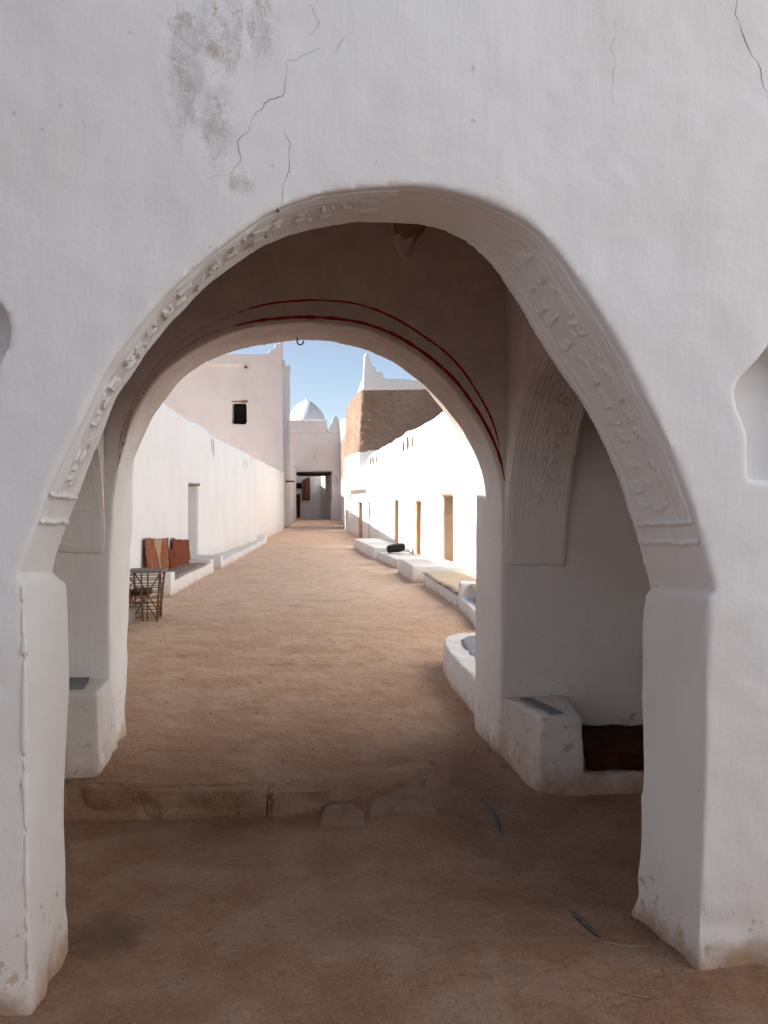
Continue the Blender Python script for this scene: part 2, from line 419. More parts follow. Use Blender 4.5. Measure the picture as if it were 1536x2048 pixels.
fbvh = bvh_of(front)
fa3 = [FP(*p) for p in fB]; ba3 = [FB(*p) for p in bB]
def soffit(s, t, lift=0.0):
    f = max(0, min(0.9999, s)) * (len(fa3) - 1); i = int(f); u = f - i
    p = fa3[i].lerp(fa3[i + 1], u).lerp(ba3[i].lerp(ba3[i + 1], u), t)
    co, no, _, _ = fbvh.find_nearest(p)
    return co + no * lift
def s_at(px, py):
    d = (fB[:, 0] - px) ** 2 + (fB[:, 1] - py) ** 2
    return float(np.argmin(d)) / (len(fB) - 1)
GLY = [
    [[(0, 0), (3, -0.4), (6, 0), (6.2, 3)], [(2, -0.3), (2.1, 2.4)], [(4, -0.3), (4.1, 2.6)]],
    [[(0, 3), (0, 0.4), (1.6, -0.6), (3.6, 0), (3.8, 2.6)], [(1.6, 0.9), (2.4, 1.1)]],
    [[(0, 0), (0.2, 5.4)], [(1.5, 0), (1.8, 4.8)], [(-0.3, 0), (2.2, -0.2)]],
    [[(0, 1.5), (1.2, 2.6), (2.4, 1.6), (1.4, 0.5), (0.1, 1.4), (-0.5, -0.6)]],
    [[(0, 2.2), (1.2, 0.3), (3.5, 0), (5.5, 0.6), (6.2, 2.6)], [(3, 2), (3.6, 2.2)]],
    [[(0, 0), (2.2, 0.2), (2.4, 2.2)], [(2.4, 0.2), (4.4, 0.1), (4.6, 2.2)], [(1, 3.6), (3.8, 4.2)]],
]
def band(name, par, mat, surf, L, W, strokes, step, seed, t0=0.05, t1=0.97):
    """a relief band: strokes (points in metres along / across, radius, height) raised out of the plaster and worn"""
    na, nb = int(L / step) + 1, int(W * (t1 - t0) / step) + 1
    Hh = np.zeros((na, nb)); k = 5; kk = np.arange(-k, k + 1) * step
    K2 = kk[:, None] ** 2 + kk[None, :] ** 2
    rr = random.Random(seed)
    for pts, r, h in strokes:
        p = np.array(pts, float); d = np.concatenate([[0], np.cumsum(np.hypot(*np.diff(p, axis=0).T))])
        n = max(2, int(d[-1] / (step * 0.6))); u = np.linspace(0, d[-1], n)
        q = np.stack([np.interp(u, d, p[:, 0]), np.interp(u, d, p[:, 1])], 1)
        q3 = np.concatenate([q, np.zeros((n, 1))], 1)
        q[:, 0] += vnoise(q3, 22, seed) * 0.004; q[:, 1] += vnoise(q3, 22, seed + 1) * 0.004
        amp = h * np.clip(0.8 + 0.5 * vnoise(q3, 9, seed + 2), 0.25, 1.2)
        for (a, b), hh in zip(q, amp):
            i, j = int(a / step), int((b - W * t0) / step)
            i0, i1, j0, j1 = max(0, i - k), min(na, i + k + 1), max(0, j - k), min(nb, j + k + 1)
            if i1 <= i0 or j1 <= j0: continue
            kern = hh * np.exp(-K2[i0 - i + k:i1 - i + k, j0 - j + k:j1 - j + k] / (r * r))
            np.maximum(Hh[i0:i1, j0:j1], kern, out=Hh[i0:i1, j0:j1])
    A = np.repeat(np.linspace(0, L, na), nb); B = np.tile(np.linspace(t0 * W, t1 * W, nb), na)
    Q = np.stack([A, B, np.zeros_like(A)], 1)
    H1 = Hh.ravel() + 0.0018 + vnoise(Q, 45, seed + 3) * 0.0008 + vnoise(Q, 16, seed + 4) * 0.0016 + vnoise(Q, 90, seed + 6) * 0.0004
    edge = np.minimum(np.minimum(B - t0 * W, t1 * W - B), np.minimum(A, L - A))
    H1 -= 0.0065 * np.clip(1 - edge / 0.016, 0, 1)
    vs = []
    for a, b, h in zip(A, B, H1):
        co, no = surf(a / L, b / W); vs.append(co + no * h)
    idx = np.arange(na * nb).reshape(na, nb)
    fs = np.stack([idx[:-1, :-1], idx[1:, :-1], idx[1:, 1:], idx[:-1, 1:]], -1).reshape(-1, 4).tolist()
    return mesh_obj(name, vs, fs, mat, par, True)
Larc = sum((fa3[i + 1] - fa3[i]).length for i in range(len(fa3) - 1))
def soff(s, t):
    f = max(0, min(0.9999, s)) * (len(fa3) - 1); i = int(f); u = f - i
    co, no, _, _ = fbvh.find_nearest(fa3[i].lerp(fa3[i + 1], u).lerp(ba3[i].lerp(ba3[i + 1], u), t))
    return co, no
stk = []; rg = random.Random(5)
def lineS(a0, a1, b, r=0.0066, h=0.0075): stk.append(([(a, b) for a in np.linspace(a0, a1, 40)], r, h * 1.15))
aL0, aL1, aR0, aR1 = (Larc * s_at(95, 985), Larc * s_at(790, 371), Larc * s_at(1010, 416), Larc * s_at(1396, 1048))
for b, h in ((.045, .005), (.066, .008), (.090, .006), (.300, .007), (.335, .009)): lineS(aL0, aL1, b, h=h)
for b, h in ((.042, .005), (.062, .008), (.080, .007), (.108, .006), (.312, .008), (.345, .009)): lineS(aR0, aR1, b, h=h)
for b in (.05, .09, .32): lineS(aL1, aR0, b, h=.0025)
for a in (aL0 + .01, aL0 - .085): stk.append(([(a + .01 * u, .02 + .35 * u) for u in np.linspace(0, 1, 20)], .008, .012))
for a in (aR1, aR1 + .07): stk.append(([(a - .012 * u, .02 + .35 * u) for u in np.linspace(0, 1, 20)], .008, .013))
def write(a0, a1, up, dens=0.078):
    a = a0
    while a < a1:
        for b0 in (.125, .215):
            if rg.random() < .12: continue
            gl = rg.choice(GLY); sc = .011 * rg.uniform(.85, 1.25); da = rg.uniform(-.012, .012); db = rg.uniform(-.008, .008); sl = rg.uniform(-.25, .25)
            for st in gl:
                c = catmull(st, 6 * len(st))
                stk.append(([(a + da + up * (y * sc + sl * x * sc), b0 + db + x * sc) for x, y in c], .0058, .0115))
        a += dens * rg.uniform(.85, 1.2)
write(aL0 + .07, aL1 - .03, 1); write(aR0 + .12, aR1 - .05, -1)
band('relief_band', gate, M['front'], soff, Larc, FT, stk, 0.0042, 3)
# cracks in the plaster
nF = Vector((FK, -1, 0)).normalized()
def wall_pt(px, py, lift=0.0006):
    p = FP(px, py); h = fbvh.ray_cast(p + nF * 0.25, -nF)
    return (h[0] + nF * lift) if h[0] is not None else p
def polyl(pts, n, seed):
    r = random.Random(seed); p = np.array(pts, float); L = np.concatenate([[0], np.cumsum(np.hypot(*np.diff(p, axis=0).T))])
    s = np.linspace(0, L[-1], n); out = np.stack([np.interp(s, L, p[:, 0]), np.interp(s, L, p[:, 1])], 1)
    k = max(3, int(L[-1] / 16)); kn = np.array([[r.uniform(-5, 5), r.uniform(-3, 3)] for _ in range(k)]); kn[0] = kn[-1] = 0
    t = np.linspace(0, k - 1, n); return out + np.stack([np.interp(t, range(k), kn[:, 0]), np.interp(t, range(k), kn[:, 1])], 1)
def crack(pts, w, seed):
    r = random.Random(seed); c = polyl(pts, 12 * len(pts), seed); q = []; rs = []
    for i, (x, y) in enumerate(c):
        q.append(wall_pt(x + r.uniform(-1.6, 1.6), y + r.uniform(-1.2, 1.2), 0.0)); u = i / (len(c) - 1)
        rs.append(w * (0.25 + 0.75 * abs(math.sin(u * 9 + seed))) * (0.35 + 0.65 * math.sin(math.pi * min(0.97, max(0.03, u)))))
    m = MB(); m.tube(q, rs, 5); m.build('crack', M['crack'], gate, True)
crack([(640, 97), (600, 115), (575, 128), (569, 155), (569, 190), (540, 203), (515, 225), (500, 262), (478, 285), (481, 318), (463, 345), (420, 358)], 0.0012, 1)
crack([(633, 0), (630, 25), (636, 45), (621, 70)], 0.0009, 2)
crack([(566, 255), (580, 295), (582, 320), (565, 365), (562, 415)], 0.0011, 3)
crack([(1476, -10), (1474, 30), (1480, 62), (1500, 95), (1515, 120), (1525, 160), (1534, 200)], 0.0018, 4)
crack([(1228, 40), (1226, 110), (1228, 205)], 0.0007, 5)
crack([(690, 72), (676, 95), (671, 108)], 0.0009, 6)
cs = MB(); q = []
for i in range(16):
    u = i / 15; q.append(soffit(s_at(562, 413) + 0.004 * math.sin(u * 9) - 0.008 * u, 0.02 + 0.96 * u, 0.0))
cs.tube(q, [0.003 + 0.002 * math.sin(i * 2.1) for i in range(16)], 5); cs.build('crack', M['crack'], gate, True)
for px, py, rx, rz in ((52, 1573, .016, .014), (1319, 1174, .010, .008)):
    p = FP(px, py) if px not in (1310, 1319) else FB(px - 12, py).lerp(FP(px + 90, py), 0.15)
    co_, no_, _, _ = fbvh.find_nearest(p); mm = MB(); rr_ = random.Random(px)
    q = [co_ + Vector((math.cos(a) * rx * rr_.uniform(.6, 1.2), 0, math.sin(a) * rz * rr_.uniform(.6, 1.2))) for a in np.linspace(0, 2 * math.pi, 11)[:-1]]
    q = [fbvh.find_nearest(v)[0] + fbvh.find_nearest(v)[1] * 0.0008 for v in q]
    mm.add(q + [co_ + no_ * 0.001], [(i, (i + 1) % 10, 10) for i in range(10)]); mm.build('plaster_chip', M['mudpatch'], gate, True)
bd = MB(); rb_ = random.Random(12); q = []; rs = []
for i in range(60):
    u = i / 59; p = FP(57 - 9 * u + rb_.uniform(-1, 1), 1960 - 790 * u); co_, no_, _, _ = fbvh.find_nearest(p)
    q.append(co_ + no_ * 0.001); rs.append(0.0085 + 0.0015 * math.sin(i * 0.9 + rb_.random()) - (0.006 if rb_.random() < .15 else 0))
bd.tube(q, rs, 8)
plaster('corner_bead', bd, M['front'], gate, voxel=0.005, iters=2, lumps=((9, .004), (25, .002)), seed=5)
# ceiling of the bay between the arches
mb = MB(); mb.box(-2.6, 2.3, 2.95, 5.0, 3.38, 3.7)
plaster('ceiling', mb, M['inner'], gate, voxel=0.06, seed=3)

# ------------------------------------------------------------------ inner wall with the red-lined arch
IY, IK, IT = 4.7625, 0.05, 0.46
def IP(px, py): return on_plane(px, py, IY, IK)
def IB(px, py): return on_plane(px, py, IY + IT, IK)
i_l = [(212, 1680), (216, 1500), (217, 1350), (217, 1230), (217, 1130), (222, 1030), (229, 968)]
i_a = [(236, 930), (262, 848), (300, 775), (350, 725), (410, 688), (470, 664), (530, 652), (600, 647), (660, 649), (720, 658), (760, 671), (800, 690), (850, 723), (900, 768), (940, 822), (970, 872), (990, 922), (1000, 965)]
i_r = [(1003, 1000), (1004, 1100), (1003, 1200), (1001, 1400), (1000, 1640)]
j_l = [(248, 1580), (251, 1450), (254, 1350), (256, 1250), (262, 1106), (267, 1034), (266, 958)]
j_a = [(270, 920), (284, 884), (308, 833), (330, 803), (360, 764), (403, 732), (444, 713), (490, 699), (530, 692), (570, 686), (610, 683), (660, 685), (700, 692), (740, 705), (780, 723), (815, 747), (850, 779), (882, 820), (902, 850), (918, 883), (935, 920), (943, 950)]
j_r = [(948, 985), (949, 1050), (947, 1150), (946, 1300), (944, 1400), (942, 1560)]
IO, iB_ = outline(i_l, i_a, i_r, IP)
JO, jB_ = outline(j_l, j_a, j_r, IB)
inner = thing('inner_arch_wall', 'shadowed inner wall with the round arch outlined by two dark red painted lines', 'wall')
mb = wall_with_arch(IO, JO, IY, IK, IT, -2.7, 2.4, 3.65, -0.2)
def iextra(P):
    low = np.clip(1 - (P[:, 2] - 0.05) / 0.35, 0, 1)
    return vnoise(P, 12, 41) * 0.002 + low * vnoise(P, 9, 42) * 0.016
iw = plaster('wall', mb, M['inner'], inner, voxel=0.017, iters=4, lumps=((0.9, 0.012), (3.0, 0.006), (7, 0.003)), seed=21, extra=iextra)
ibvh = bvh_of(iw)
def inner_pt(px, py, lift=0.0015):
    p = IP(px, py); n = Vector((IK, -1, 0)).normalized()
    h = ibvh.ray_cast(p + n * 0.3, -n)
    return h[0] + n * lift if h[0] is not None and (h[0] - p).length < 0.15 else p
def away(pts, d):
    return [(x + d * (x - 615) / math.hypot(x - 615, y - 950), y + d * (y - 950) / math.hypot(x - 615, y - 950)) for x, y in pts]
def painted_line(name, pts, w, mat, par, fn, seed=1, n=80):
    """a ribbon of paint a few millimetres wide lying on the plaster"""
    r = random.Random(seed); c = catmull(pts, n); vs = []; fs = []
    for i in range(n):
        a = c[max(0, i - 1)]; b = c[min(n - 1, i + 1)]; tx, ty = b - a; l = math.hypot(tx, ty) or 1
        ww = w * (0.7 + 0.6 * r.random()) / 2 * min(1, 0.25 + i / (n * 0.12), 0.25 + (n - 1 - i) / (n * 0.12)); ox, oy = -ty / l * ww, tx / l * ww
        vs += [fn(c[i][0] + ox, c[i][1] + oy), fn(c[i][0] - ox, c[i][1] - oy)]
    fs = [(2 * i, 2 * i + 1, 2 * i + 3, 2 * i + 2) for i in range(n - 1)]
    return mesh_obj(name, vs, fs, mat, par)
painted_line('red_line', away([(470, 660), (530, 648), (600, 643), (660, 645), (720, 654), (760, 667), (800, 686), (850, 719), (900, 763), (941, 817), (971, 868), (991, 918), (1001, 962)], 9), 6.2, M['red'], inner, inner_pt, 1)
painted_line('red_line', [(473, 626), (530, 609), (600, 601), (670, 602), (730, 612), (790, 637), (840, 668), (890, 704), (925, 741), (950, 778), (970, 811), (985, 844), (995, 877), (999, 908)], 4, M['red'], inner, inner_pt, 2)
painted_line('red_line', away([(243, 935), (255, 890), (272, 830), (310, 765), (355, 717), (410, 682), (470, 660)], 9), 5, M['redfade'], inner, inner_pt, 3)
painted_line('red_line', [(237, 900), (252, 840), (290, 765), (340, 705), (400, 660), (473, 626)], 4, M['redfade'], inner, inner_pt, 4)
mb = MB()
c0 = IP(815, 470)
mb.prism([c0 + Vector((dx, 0.05, dz)) for dx, dz in ((-.11, .2), (.16, .2), (.13, .06), (.05, -.06), (-.03, -.08), (-.09, 0.0))],
         [c0 + Vector((dx, -0.06, dz)) for dx, dz in ((-.09, .2), (.13, .2), (.10, .08), (.03, -.02), (-.02, -.03), (-.06, 0.03))])
plaster('mud_patch', mb, M['mudpatch'], inner, voxel=0.012, lumps=((9, 0.02), (22, 0.008)), seed=8)
mb = MB(); mb.prism([c0 + Vector((dx, 0.05, dz)) for dx, dz in ((-.10, .0), (.07, .0), (.05, -.12), (-.02, -.19), (-.08, -.12))],
         [c0 + Vector((dx, -0.055, dz)) for dx, dz in ((-.07, .0), (.05, -.0), (.02, -.08), (-.02, -.13), (-.05, -.08))])
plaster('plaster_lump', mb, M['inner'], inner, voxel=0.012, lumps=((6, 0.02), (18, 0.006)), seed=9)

# iron hook under the crown of the inner arch
hk = MB(); pts = []
hp = IB(600, 672) - Vector((0, 0.10, 0)); hp = Vector((hp.x, hp.y, hp.z))
hx, hy, hz = hp
pts = [(hx - .004, hy, hz + .06), (hx - .004, hy, hz + .0), (hx - .007, hy, hz - .05)]
for a in range(180, 400, 20):
    an = math.radians(a); pts.append((hx + 0.012 + 0.019 * math.cos(an), hy, hz - 0.055 + 0.019 * math.sin(an)))
hk.tube(pts, 0.0045, 8)
tag(hk.build('hook', M['iron'], None, True), 'small iron hook hanging from the crown of the inner arch', 'hook')

# ------------------------------------------------------------------ side arches of the bay
def side_arch(name, label, c0, k, out, y0, y1, zs, ry, rz, seed):
    """rib wall whose passage face is x = c0 - 0.1 y; out = +1 right, -1 left"""
    e = thing(name, label, 'arch', 'side arches of the passage bay')
    yc = (y0 + y1) / 2
    def ring(off):
        P = [(y1 + 0.08, zs), (yc + ry, zs)]
        P += [(yc + ry * math.cos(a), zs + rz * math.sin(a)) for a in np.linspace(0.06, 2.5, 40)]
        P += [(y0 - 0.06, zs + rz * math.sin(2.5)), (y0 - 0.06, 3.5), (y1 + 0.08, 3.5)]
        return [Vector((c0 + k * y + off, y, z)) for y, z in P]
    m = MB(); m.prism(ring(0), ring(out * 0.35))
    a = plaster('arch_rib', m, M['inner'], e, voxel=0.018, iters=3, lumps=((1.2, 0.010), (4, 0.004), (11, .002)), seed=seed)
    bt = bvh_of(a)
    Lr = 1.42; Wr = .35
    def rs(s_, t):
        ang = 0.02 + 1.5 * s_; y = yc + ry * math.cos(ang); z = zs + rz * math.sin(ang)
        co, no, _, _ = bt.find_nearest(Vector((c0 + k * y + out * 0.35 * t, y, z))); return co, no
    st_ = []
    for b in (.035, .06, .085, .11, .30, .325): st_.append(([(a, b) for a in np.linspace(.2, 1.42, 30)], .0075, .006))
    st_.append(([(.2, b) for b in np.linspace(.02, .34, 16)], .006, .007))
    r = random.Random(seed); a = .3
    while a < 1.4:
        for b0 in (.13, .21):
            sc = .011 * r.uniform(.9, 1.3); up = 1; d_ = r.uniform(-.01, .01)
            for sg in r.choice(GLY): st_.append(([(a + d_ + up * y * sc, b0 + x * sc) for x, y in catmull(sg, 6 * len(sg))], .007, .011))
        a += .09
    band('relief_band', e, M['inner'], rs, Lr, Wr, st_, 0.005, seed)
    for off in (0.012, 0.05):
        pts = []
        for u in np.linspace(0.02, 1.5, 40):
            y = yc + (ry + off) * math.cos(u); z = zs + (rz + off) * math.sin(u)
            p = Vector((c0 + k * y - out * 0.2, y, min(z, 3.3)))
            h = bt.ray_cast(p, Vector((out, 0, 0)))
            pts.append(h[0] - Vector((out * 0.002, 0, 0)) if h[0] is not None else p + Vector((out * .2, 0, 0)))
        vs = []; fs = []
        for p in pts: vs += [p + Vector((0, 0.0022, 0.0012)), p - Vector((0, 0.0022, 0.0012))]
        fs = [(2 * i, 2 * i + 1, 2 * i + 3, 2 * i + 2) for i in range(len(pts) - 1)]
        mesh_obj('red_line', vs, fs, M['redfade'] if off > .03 else M['red'], e)
    x0 = c0 + k * yc + out * 1.0
    m = MB(); m.box(min(x0, x0 + out * 0.2), max(x0, x0 + out * 0.2), y0 - 0.1, y1 + 0.1, -0.2, 3.5)
    plaster('recess_wall', m, M['street'], e, voxel=0.04, seed=seed + 1)
    m = MB(); xa = c0 + k * yc + out * .3; m.box(min(xa, x0), max(xa, x0), y0 - .05, y1 + .02, 2.72, 2.85)
    plaster('recess_bounce_ceiling', m, M['street'], e, voxel=0.04, seed=seed + 2)  # white ceiling added to bounce more light around the recess
    return e
side_arch('side_arch', 'shaded side arch on the right of the passage, above the bench with the dark carpet', 1.566, -0.18, 1, 3.17, 4.80, 1.22, 0.79, 1.14, 51)
side_arch('side_arch', 'shaded side arch glimpsed behind the left foot of the big arch', -1.115, -0.1, -1, 2.95, 4.69, 1.30, 0.82, 1.10, 61)

# ------------------------------------------------------------------ benches inside the passage
bn = thing('masonry_bench', 'low plastered bench in the right recess with a stump end and grey slate on top', 'bench')
m = MB()
m.plan([(.655, 4.85), (.80, 4.34), (1.06, 4.32), (1.10, 4.85)], -0.2, 0.455, [(.675, 4.85), (.835, 4.355), (1.04, 4.35), (1.06, 4.85)])
m.plan([(1.02, 4.34), (2.0, 4.36), (2.0, 4.9), (1.02, 4.9)], -0.2, 0.165)
m.plan([(1.02, 4.42), (2.0, 4.44), (2.0, 4.9), (1.02, 4.9)], 0.0, 0.258)
m.plan([(0.72, 4.30), (1.5, 4.28), (1.6, 4.6), (0.7, 4.6)], -0.2, 0.03)
def bex(P): return vnoise(P, 11, 43) * 0.004 + np.clip(1 - P[:, 2] / 0.3, 0, 1) * vnoise(P, 9, 44) * 0.02
plaster('bench_body', m, M['bench'], bn, voxel=0.012, iters=2, lumps=((3, 0.008), (8, 0.003)), seed=71, extra=bex)
m = MB(); m.prism([(.774, 4.71, .44), (.842, 4.715, .44), (.955, 4.41, .44), (.88, 4.40, .44)], [(.774, 4.71, .474), (.842, 4.715, .474), (.955, 4.41, .470), (.88, 4.40, .470)])
m.build('slate_slab', M['slate'], bn)
bl = thing('masonry_bench', 'plastered bench end on the left between the two arches, small slate in its top', 'bench')
m = MB()
m.plan([(-2.3, 4.29), (-1.47, 4.31), (-1.555, 4.85), (-2.3, 4.85)], -0.2, 0.59, [(-2.3, 4.31), (-1.50, 4.325), (-1.575, 4.85), (-2.3, 4.85)])
plaster('bench_body', m, M['bench'], bl, voxel=0.013, iters=2, lumps=((3, 0.008), (8, 0.003)), seed=72, extra=bex)
m = MB(); m.prism([(-1.92, 4.73, .58), (-1.68, 4.73, .58), (-1.63, 4.56, .58), (-1.60, 4.42, .58), (-1.92, 4.38, .58)], [(-1.92, 4.73, .599), (-1.68, 4.73, .599), (-1.63, 4.56, .599), (-1.60, 4.42, .599), (-1.92, 4.38, .599)])
m.build('slate_slab', M['slate'], bl)
# carpet on the right bench seat
vs = []; fs = []; nu, nv = 30, 16
prof = [(4.80, .285), (4.72, .275), (4.66, .272), (4.55, .270), (4.45, .270), (4.415, .262), (4.405, .23), (4.40, .19), (4.395, .168)]
pr = catmull(prof, nv)
for j in range(nv):
    for i in range(nu):
        x = 1.065 + 0.85 * i / (nu - 1)
        vs.append((x + 0.008 * math.sin(j), pr[j][0] - 0.006 * math.sin(i * 1.1), pr[j][1] + 0.004 * math.sin(i * 0.9 + j)))
fs = [(j * nu + i, j * nu + i + 1, (j + 1) * nu + i + 1, (j + 1) * nu + i) for j in range(nv - 1) for i in range(nu - 1)]
o = mesh_obj('carpet', vs, fs, M['rugC']); sm = o.modifiers.new('t', 'SOLIDIFY'); sm.thickness = 0.01
tag(o, 'dark red-brown carpet spread over the low seat in the right recess', 'carpet')

# ------------------------------------------------------------------ step, flat stones, litter in the foreground
st = thing('stone_step', 'worn earth-covered stone step across the left of the passage floor', 'step')
m = MB(); m.plan([(-1.50, 4.21), (-1.0, 4.17), (-0.575, 4.16), (-0.57, 4.62), (-1.55, 4.62)], -0.1, 0.150, [(-1.50, 4.17), (-1.0, 4.125), (-0.58, 4.12), (-0.57, 4.62), (-1.55, 4.62)])
def sx(P): return -0.01 * np.clip((P[:, 2] - .1) / .05, 0, 1) * (0.5 + vnoise(P, 5, 48)) + vnoise(P, 3.3, 47) * 0.02 + vnoise(P, 7, 45) * 0.02 + vnoise(P, 16, 49) * 0.008 + vnoise(P * np.array([.5, 1, 3]), 9, 46) * 0.008
plaster('slab', m, M['earth'], st, voxel=0.011, iters=4, lumps=((2.5, 0.012),), seed=81, extra=sx)
m = MB(); m.plan([(-0.59, 4.16), (-0.25, 4.17), (0.02, 4.18), (0.22, 4.24), (0.2, 4.62), (-0.59, 4.62)], -0.1, 0.148, [(-0.59, 4.12), (-0.25, 4.15), (0.02, 4.19), (0.17, 4.30), (0.2, 4.62), (-0.565, 4.62)])
plaster('slab', m, M['earth'], st, voxel=0.011, iters=4, lumps=((2.5, 0.012),), seed=82, extra=sx)
m = MB(); r_ = random.Random(2); m.tube([(-0.57 + r_.uniform(-.012, .012) + .02 * u, 4.125 - .015 * u + r_.uniform(-.004, .004) + .02 * max(0, u - .8), 0.01 + .15 * u) for u in np.linspace(0, 1, 14)], [.002 + .004 * math.sin(math.pi * u) * r_.uniform(.5, 1) for u in np.linspace(0, 1, 14)], 5)
m.build('crack', M['crack'], st, True)
def gp(px, py, lift=0.0):
    dx, dz = ray(px, py)
    lo, hi = 1.5, 40.0
    for _ in range(40):
        mid = (lo + hi) / 2
        if EYE + dz * mid > g(dx * mid, mid): lo = mid
        else: hi = mid
    return Vector((dx * lo, lo, g(dx * lo, lo) + lift))
def flat_stone(pts, rise, label, seed, tilt=0.0):
    q = [gp(*p) for p in pts]
    c = sum(q, Vector()) / len(q); m = MB()
    A = [Vector((c.x + (v.x - c.x) * 1.05, c.y + (v.y - c.y) * 1.05, v.z - .06)) for v in q]
    B = [Vector((v.x, v.y, v.z + rise + tilt * (v.y - c.y))) for v in q]
    m.prism(A, B)
    o = plaster('flat_stone', m, M['stone'], None, voxel=0.008, iters=2, lumps=((4, 0.008), (14, 0.004), (35, .0015)), seed=seed)
    tag(o, label, 'stone', 'flat stones at the step')
flat_stone([(640, 1652), (732, 1652), (727, 1634), (700, 1621), (655, 1620)], 0.028, 'small squarish flat stone lying at the foot of the step', 91, 0.12)
flat_stone([(738, 1636), (800, 1628), (872, 1636), (868, 1616), (830, 1602), (770, 1604), (740, 1616)], 0.04, 'larger rounded flat stone sunk in the earth right of the squarish one', 92)
flat_stone([(858, 1530), (873, 1532), (868, 1520), (855, 1522)], 0.006, 'tiny pale stone chip above the end of the step', 93)
flat_stone([(838, 1578), (853, 1578), (852, 1566), (840, 1566)], 0.03, 'small dark knob of stone at the right end of the step', 94)
def strip(name, px, w, mat, label, cat):
    c = catmull(px, 24); pts = [gp(x, y, 0.008) for x, y in c]; vs = []
    for i, p in enumerate(pts):
        t = (pts[min(23, i + 1)] - pts[max(0, i - 1)]).normalized(); n = Vector((-t.y, t.x, 0)).normalized()
        ww = w * (0.25 + math.sin(math.pi * (i + .6) / 24.2)) * (0.85 + .3 * random.random())
        vs += [p + n * ww, p - n * ww + Vector((0, 0, 0.004))]
    o = mesh_obj(name, vs, [(2 * i, 2 * i + 1, 2 * i + 3, 2 * i + 2) for i in range(23)], mat)
    s = o.modifiers.new('t', 'SOLIDIFY'); s.thickness = 0.003
    tag(o, label, cat)
strip('plastic_strip', [(962, 1598), (978, 1618), (993, 1642), (1003, 1672)], 0.009, M['plastic'], 'curved grey plastic strip half buried in the earth beside the right bench', 'litter')
strip('plastic_strip', [(1140, 1822), (1160, 1840), (1182, 1860), (1203, 1878)], 0.009, M['plastic'], 'straight dark grey strip on the earth near the foot of the right pier', 'litter')
def stalk(px, label):
    m = MB(); c = catmull(px, 16); m.tube([gp(x, y, 0.003) for x, y in c], 0.0016, 5)
    tag(m.build('straw_stalk', M['straw'], None, True), label, 'straw', 'dry stalks on the earth')
stalk([(1205, 1884), (1250, 1893), (1300, 1894)], 'thin dry stalk lying beside the tip of the dark strip')
stalk([(1222, 1978), (1260, 1990), (1297, 1997)], 'thin dry stalk on the earth at the bottom right, below the pier')
# pebbles and crumbs
pm = MB(); rr = random.Random(3)
ico = [(-.53, 0, .85), (.53, 0, .85), (-.53, 0, -.85), (.53, 0, -.85), (0, .85, .53), (0, .85, -.53), (0, -.85, .53), (0, -.85, -.53), (.85, .53, 0), (-.85, .53, 0), (.85, -.53, 0), (-.85, -.53, 0)]
icf = [(0, 4, 1), (0, 9, 4), (9, 5, 4), (4, 5, 8), (4, 8, 1), (8, 10, 1), (8, 3, 10), (5, 3, 8), (5, 2, 3), (2, 7, 3), (7, 10, 3), (7, 6, 10), (7, 11, 6), (11, 0, 6), (0, 1, 6), (6, 1, 10), (9, 0, 11), (9, 11, 2), (9, 2, 5), (7, 2, 11)]
SP = [((-1.15, 2.6), (-1.12, 2.95)), ((.96, 3.15), (1.06, 2.8)), ((1.06, 2.78), (1.5, 2.8)), ((-1.45, 4.07), (.1, 4.05)), ((.62, 4.9), (.80, 4.28)), ((.80, 4.28), (1.4, 4.26)), ((.5, 6.9), (.56, 5.6)), ((-1.5, 5.2), (-1.45, 4.6)), ((.95, 9.6), (.6, 14)), ((-3.1, 12.4), (-3.3, 16.5))]
for q_ in range(1500):
    y = 2.0 + 12 * rr.random() ** 1.6; w = 1.1 + y * 0.18
    x = -0.35 + rr.uniform(-w, w)
    if q_ % 3 == 0:
        (xa, ya), (xb, yb_) = rr.choice(SP); u = rr.random()
        x = xa + (xb - xa) * u + rr.gauss(0, .05); y = ya + (yb_ - ya) * u + rr.gauss(0, .05)
    if x > 1.0 and y > 5: continue
    r = 0.0025 + 0.0085 * rr.random() ** 4
    z = g(x, y)
    pm.add([(x + a * r * rr.uniform(.7, 1.4), y + b * r * rr.uniform(.7, 1.4), z + c * r * .7) for a, b, c in ico], icf)
tag(pm.build('pebbles', M['stone'], None, True), 'scattered pebbles and crumbs of earth on the ground', 'pebbles', kind='stuff')

# ------------------------------------------------------------------ left street wall
def LX(d): return -3.59 - 0.02 * d
def ld(px):
    dx, _ = ray(px, 0); return -3.59 / (dx + 0.02)
def wall_strip(stn, off, zb=-0.3):
    m = MB(); vs = []; n = len(stn)
    for x, y, z in stn:
        vs += [(x, y, zb), (x, y, z), (x + off, y, z), (x + off, y, zb)]
    fs = [(0, 1, 2, 3), tuple((n - 1) * 4 + k for k in (3, 2, 1, 0))]
    for i in range(n - 1):
        a, b = i * 4, i * 4 + 4
        for k in range(4):
            k2 = (k + 1) % 4; fs.append((a + k, b + k, b + k2, a + k2))
    m.add(vs, fs); return m
lw = thing('street_wall', 'long white wall in shade along the left side of the street', 'wall')
stn = [(LX(5.15), 5.15, 4.15), (LX(8), 8, 4.0), (LX(11.5), 11.5, 3.65)]
for px, py in ((340, 812), (370, 832), (400, 848), (430, 872), (465, 890), (500, 909), (535, 928), (568, 944)):
    d = ld(px); stn.append((LX(d), d, EYE + (1000 - py) / F * d))
door = MB(); d0, d1 = ld(378), ld(397)
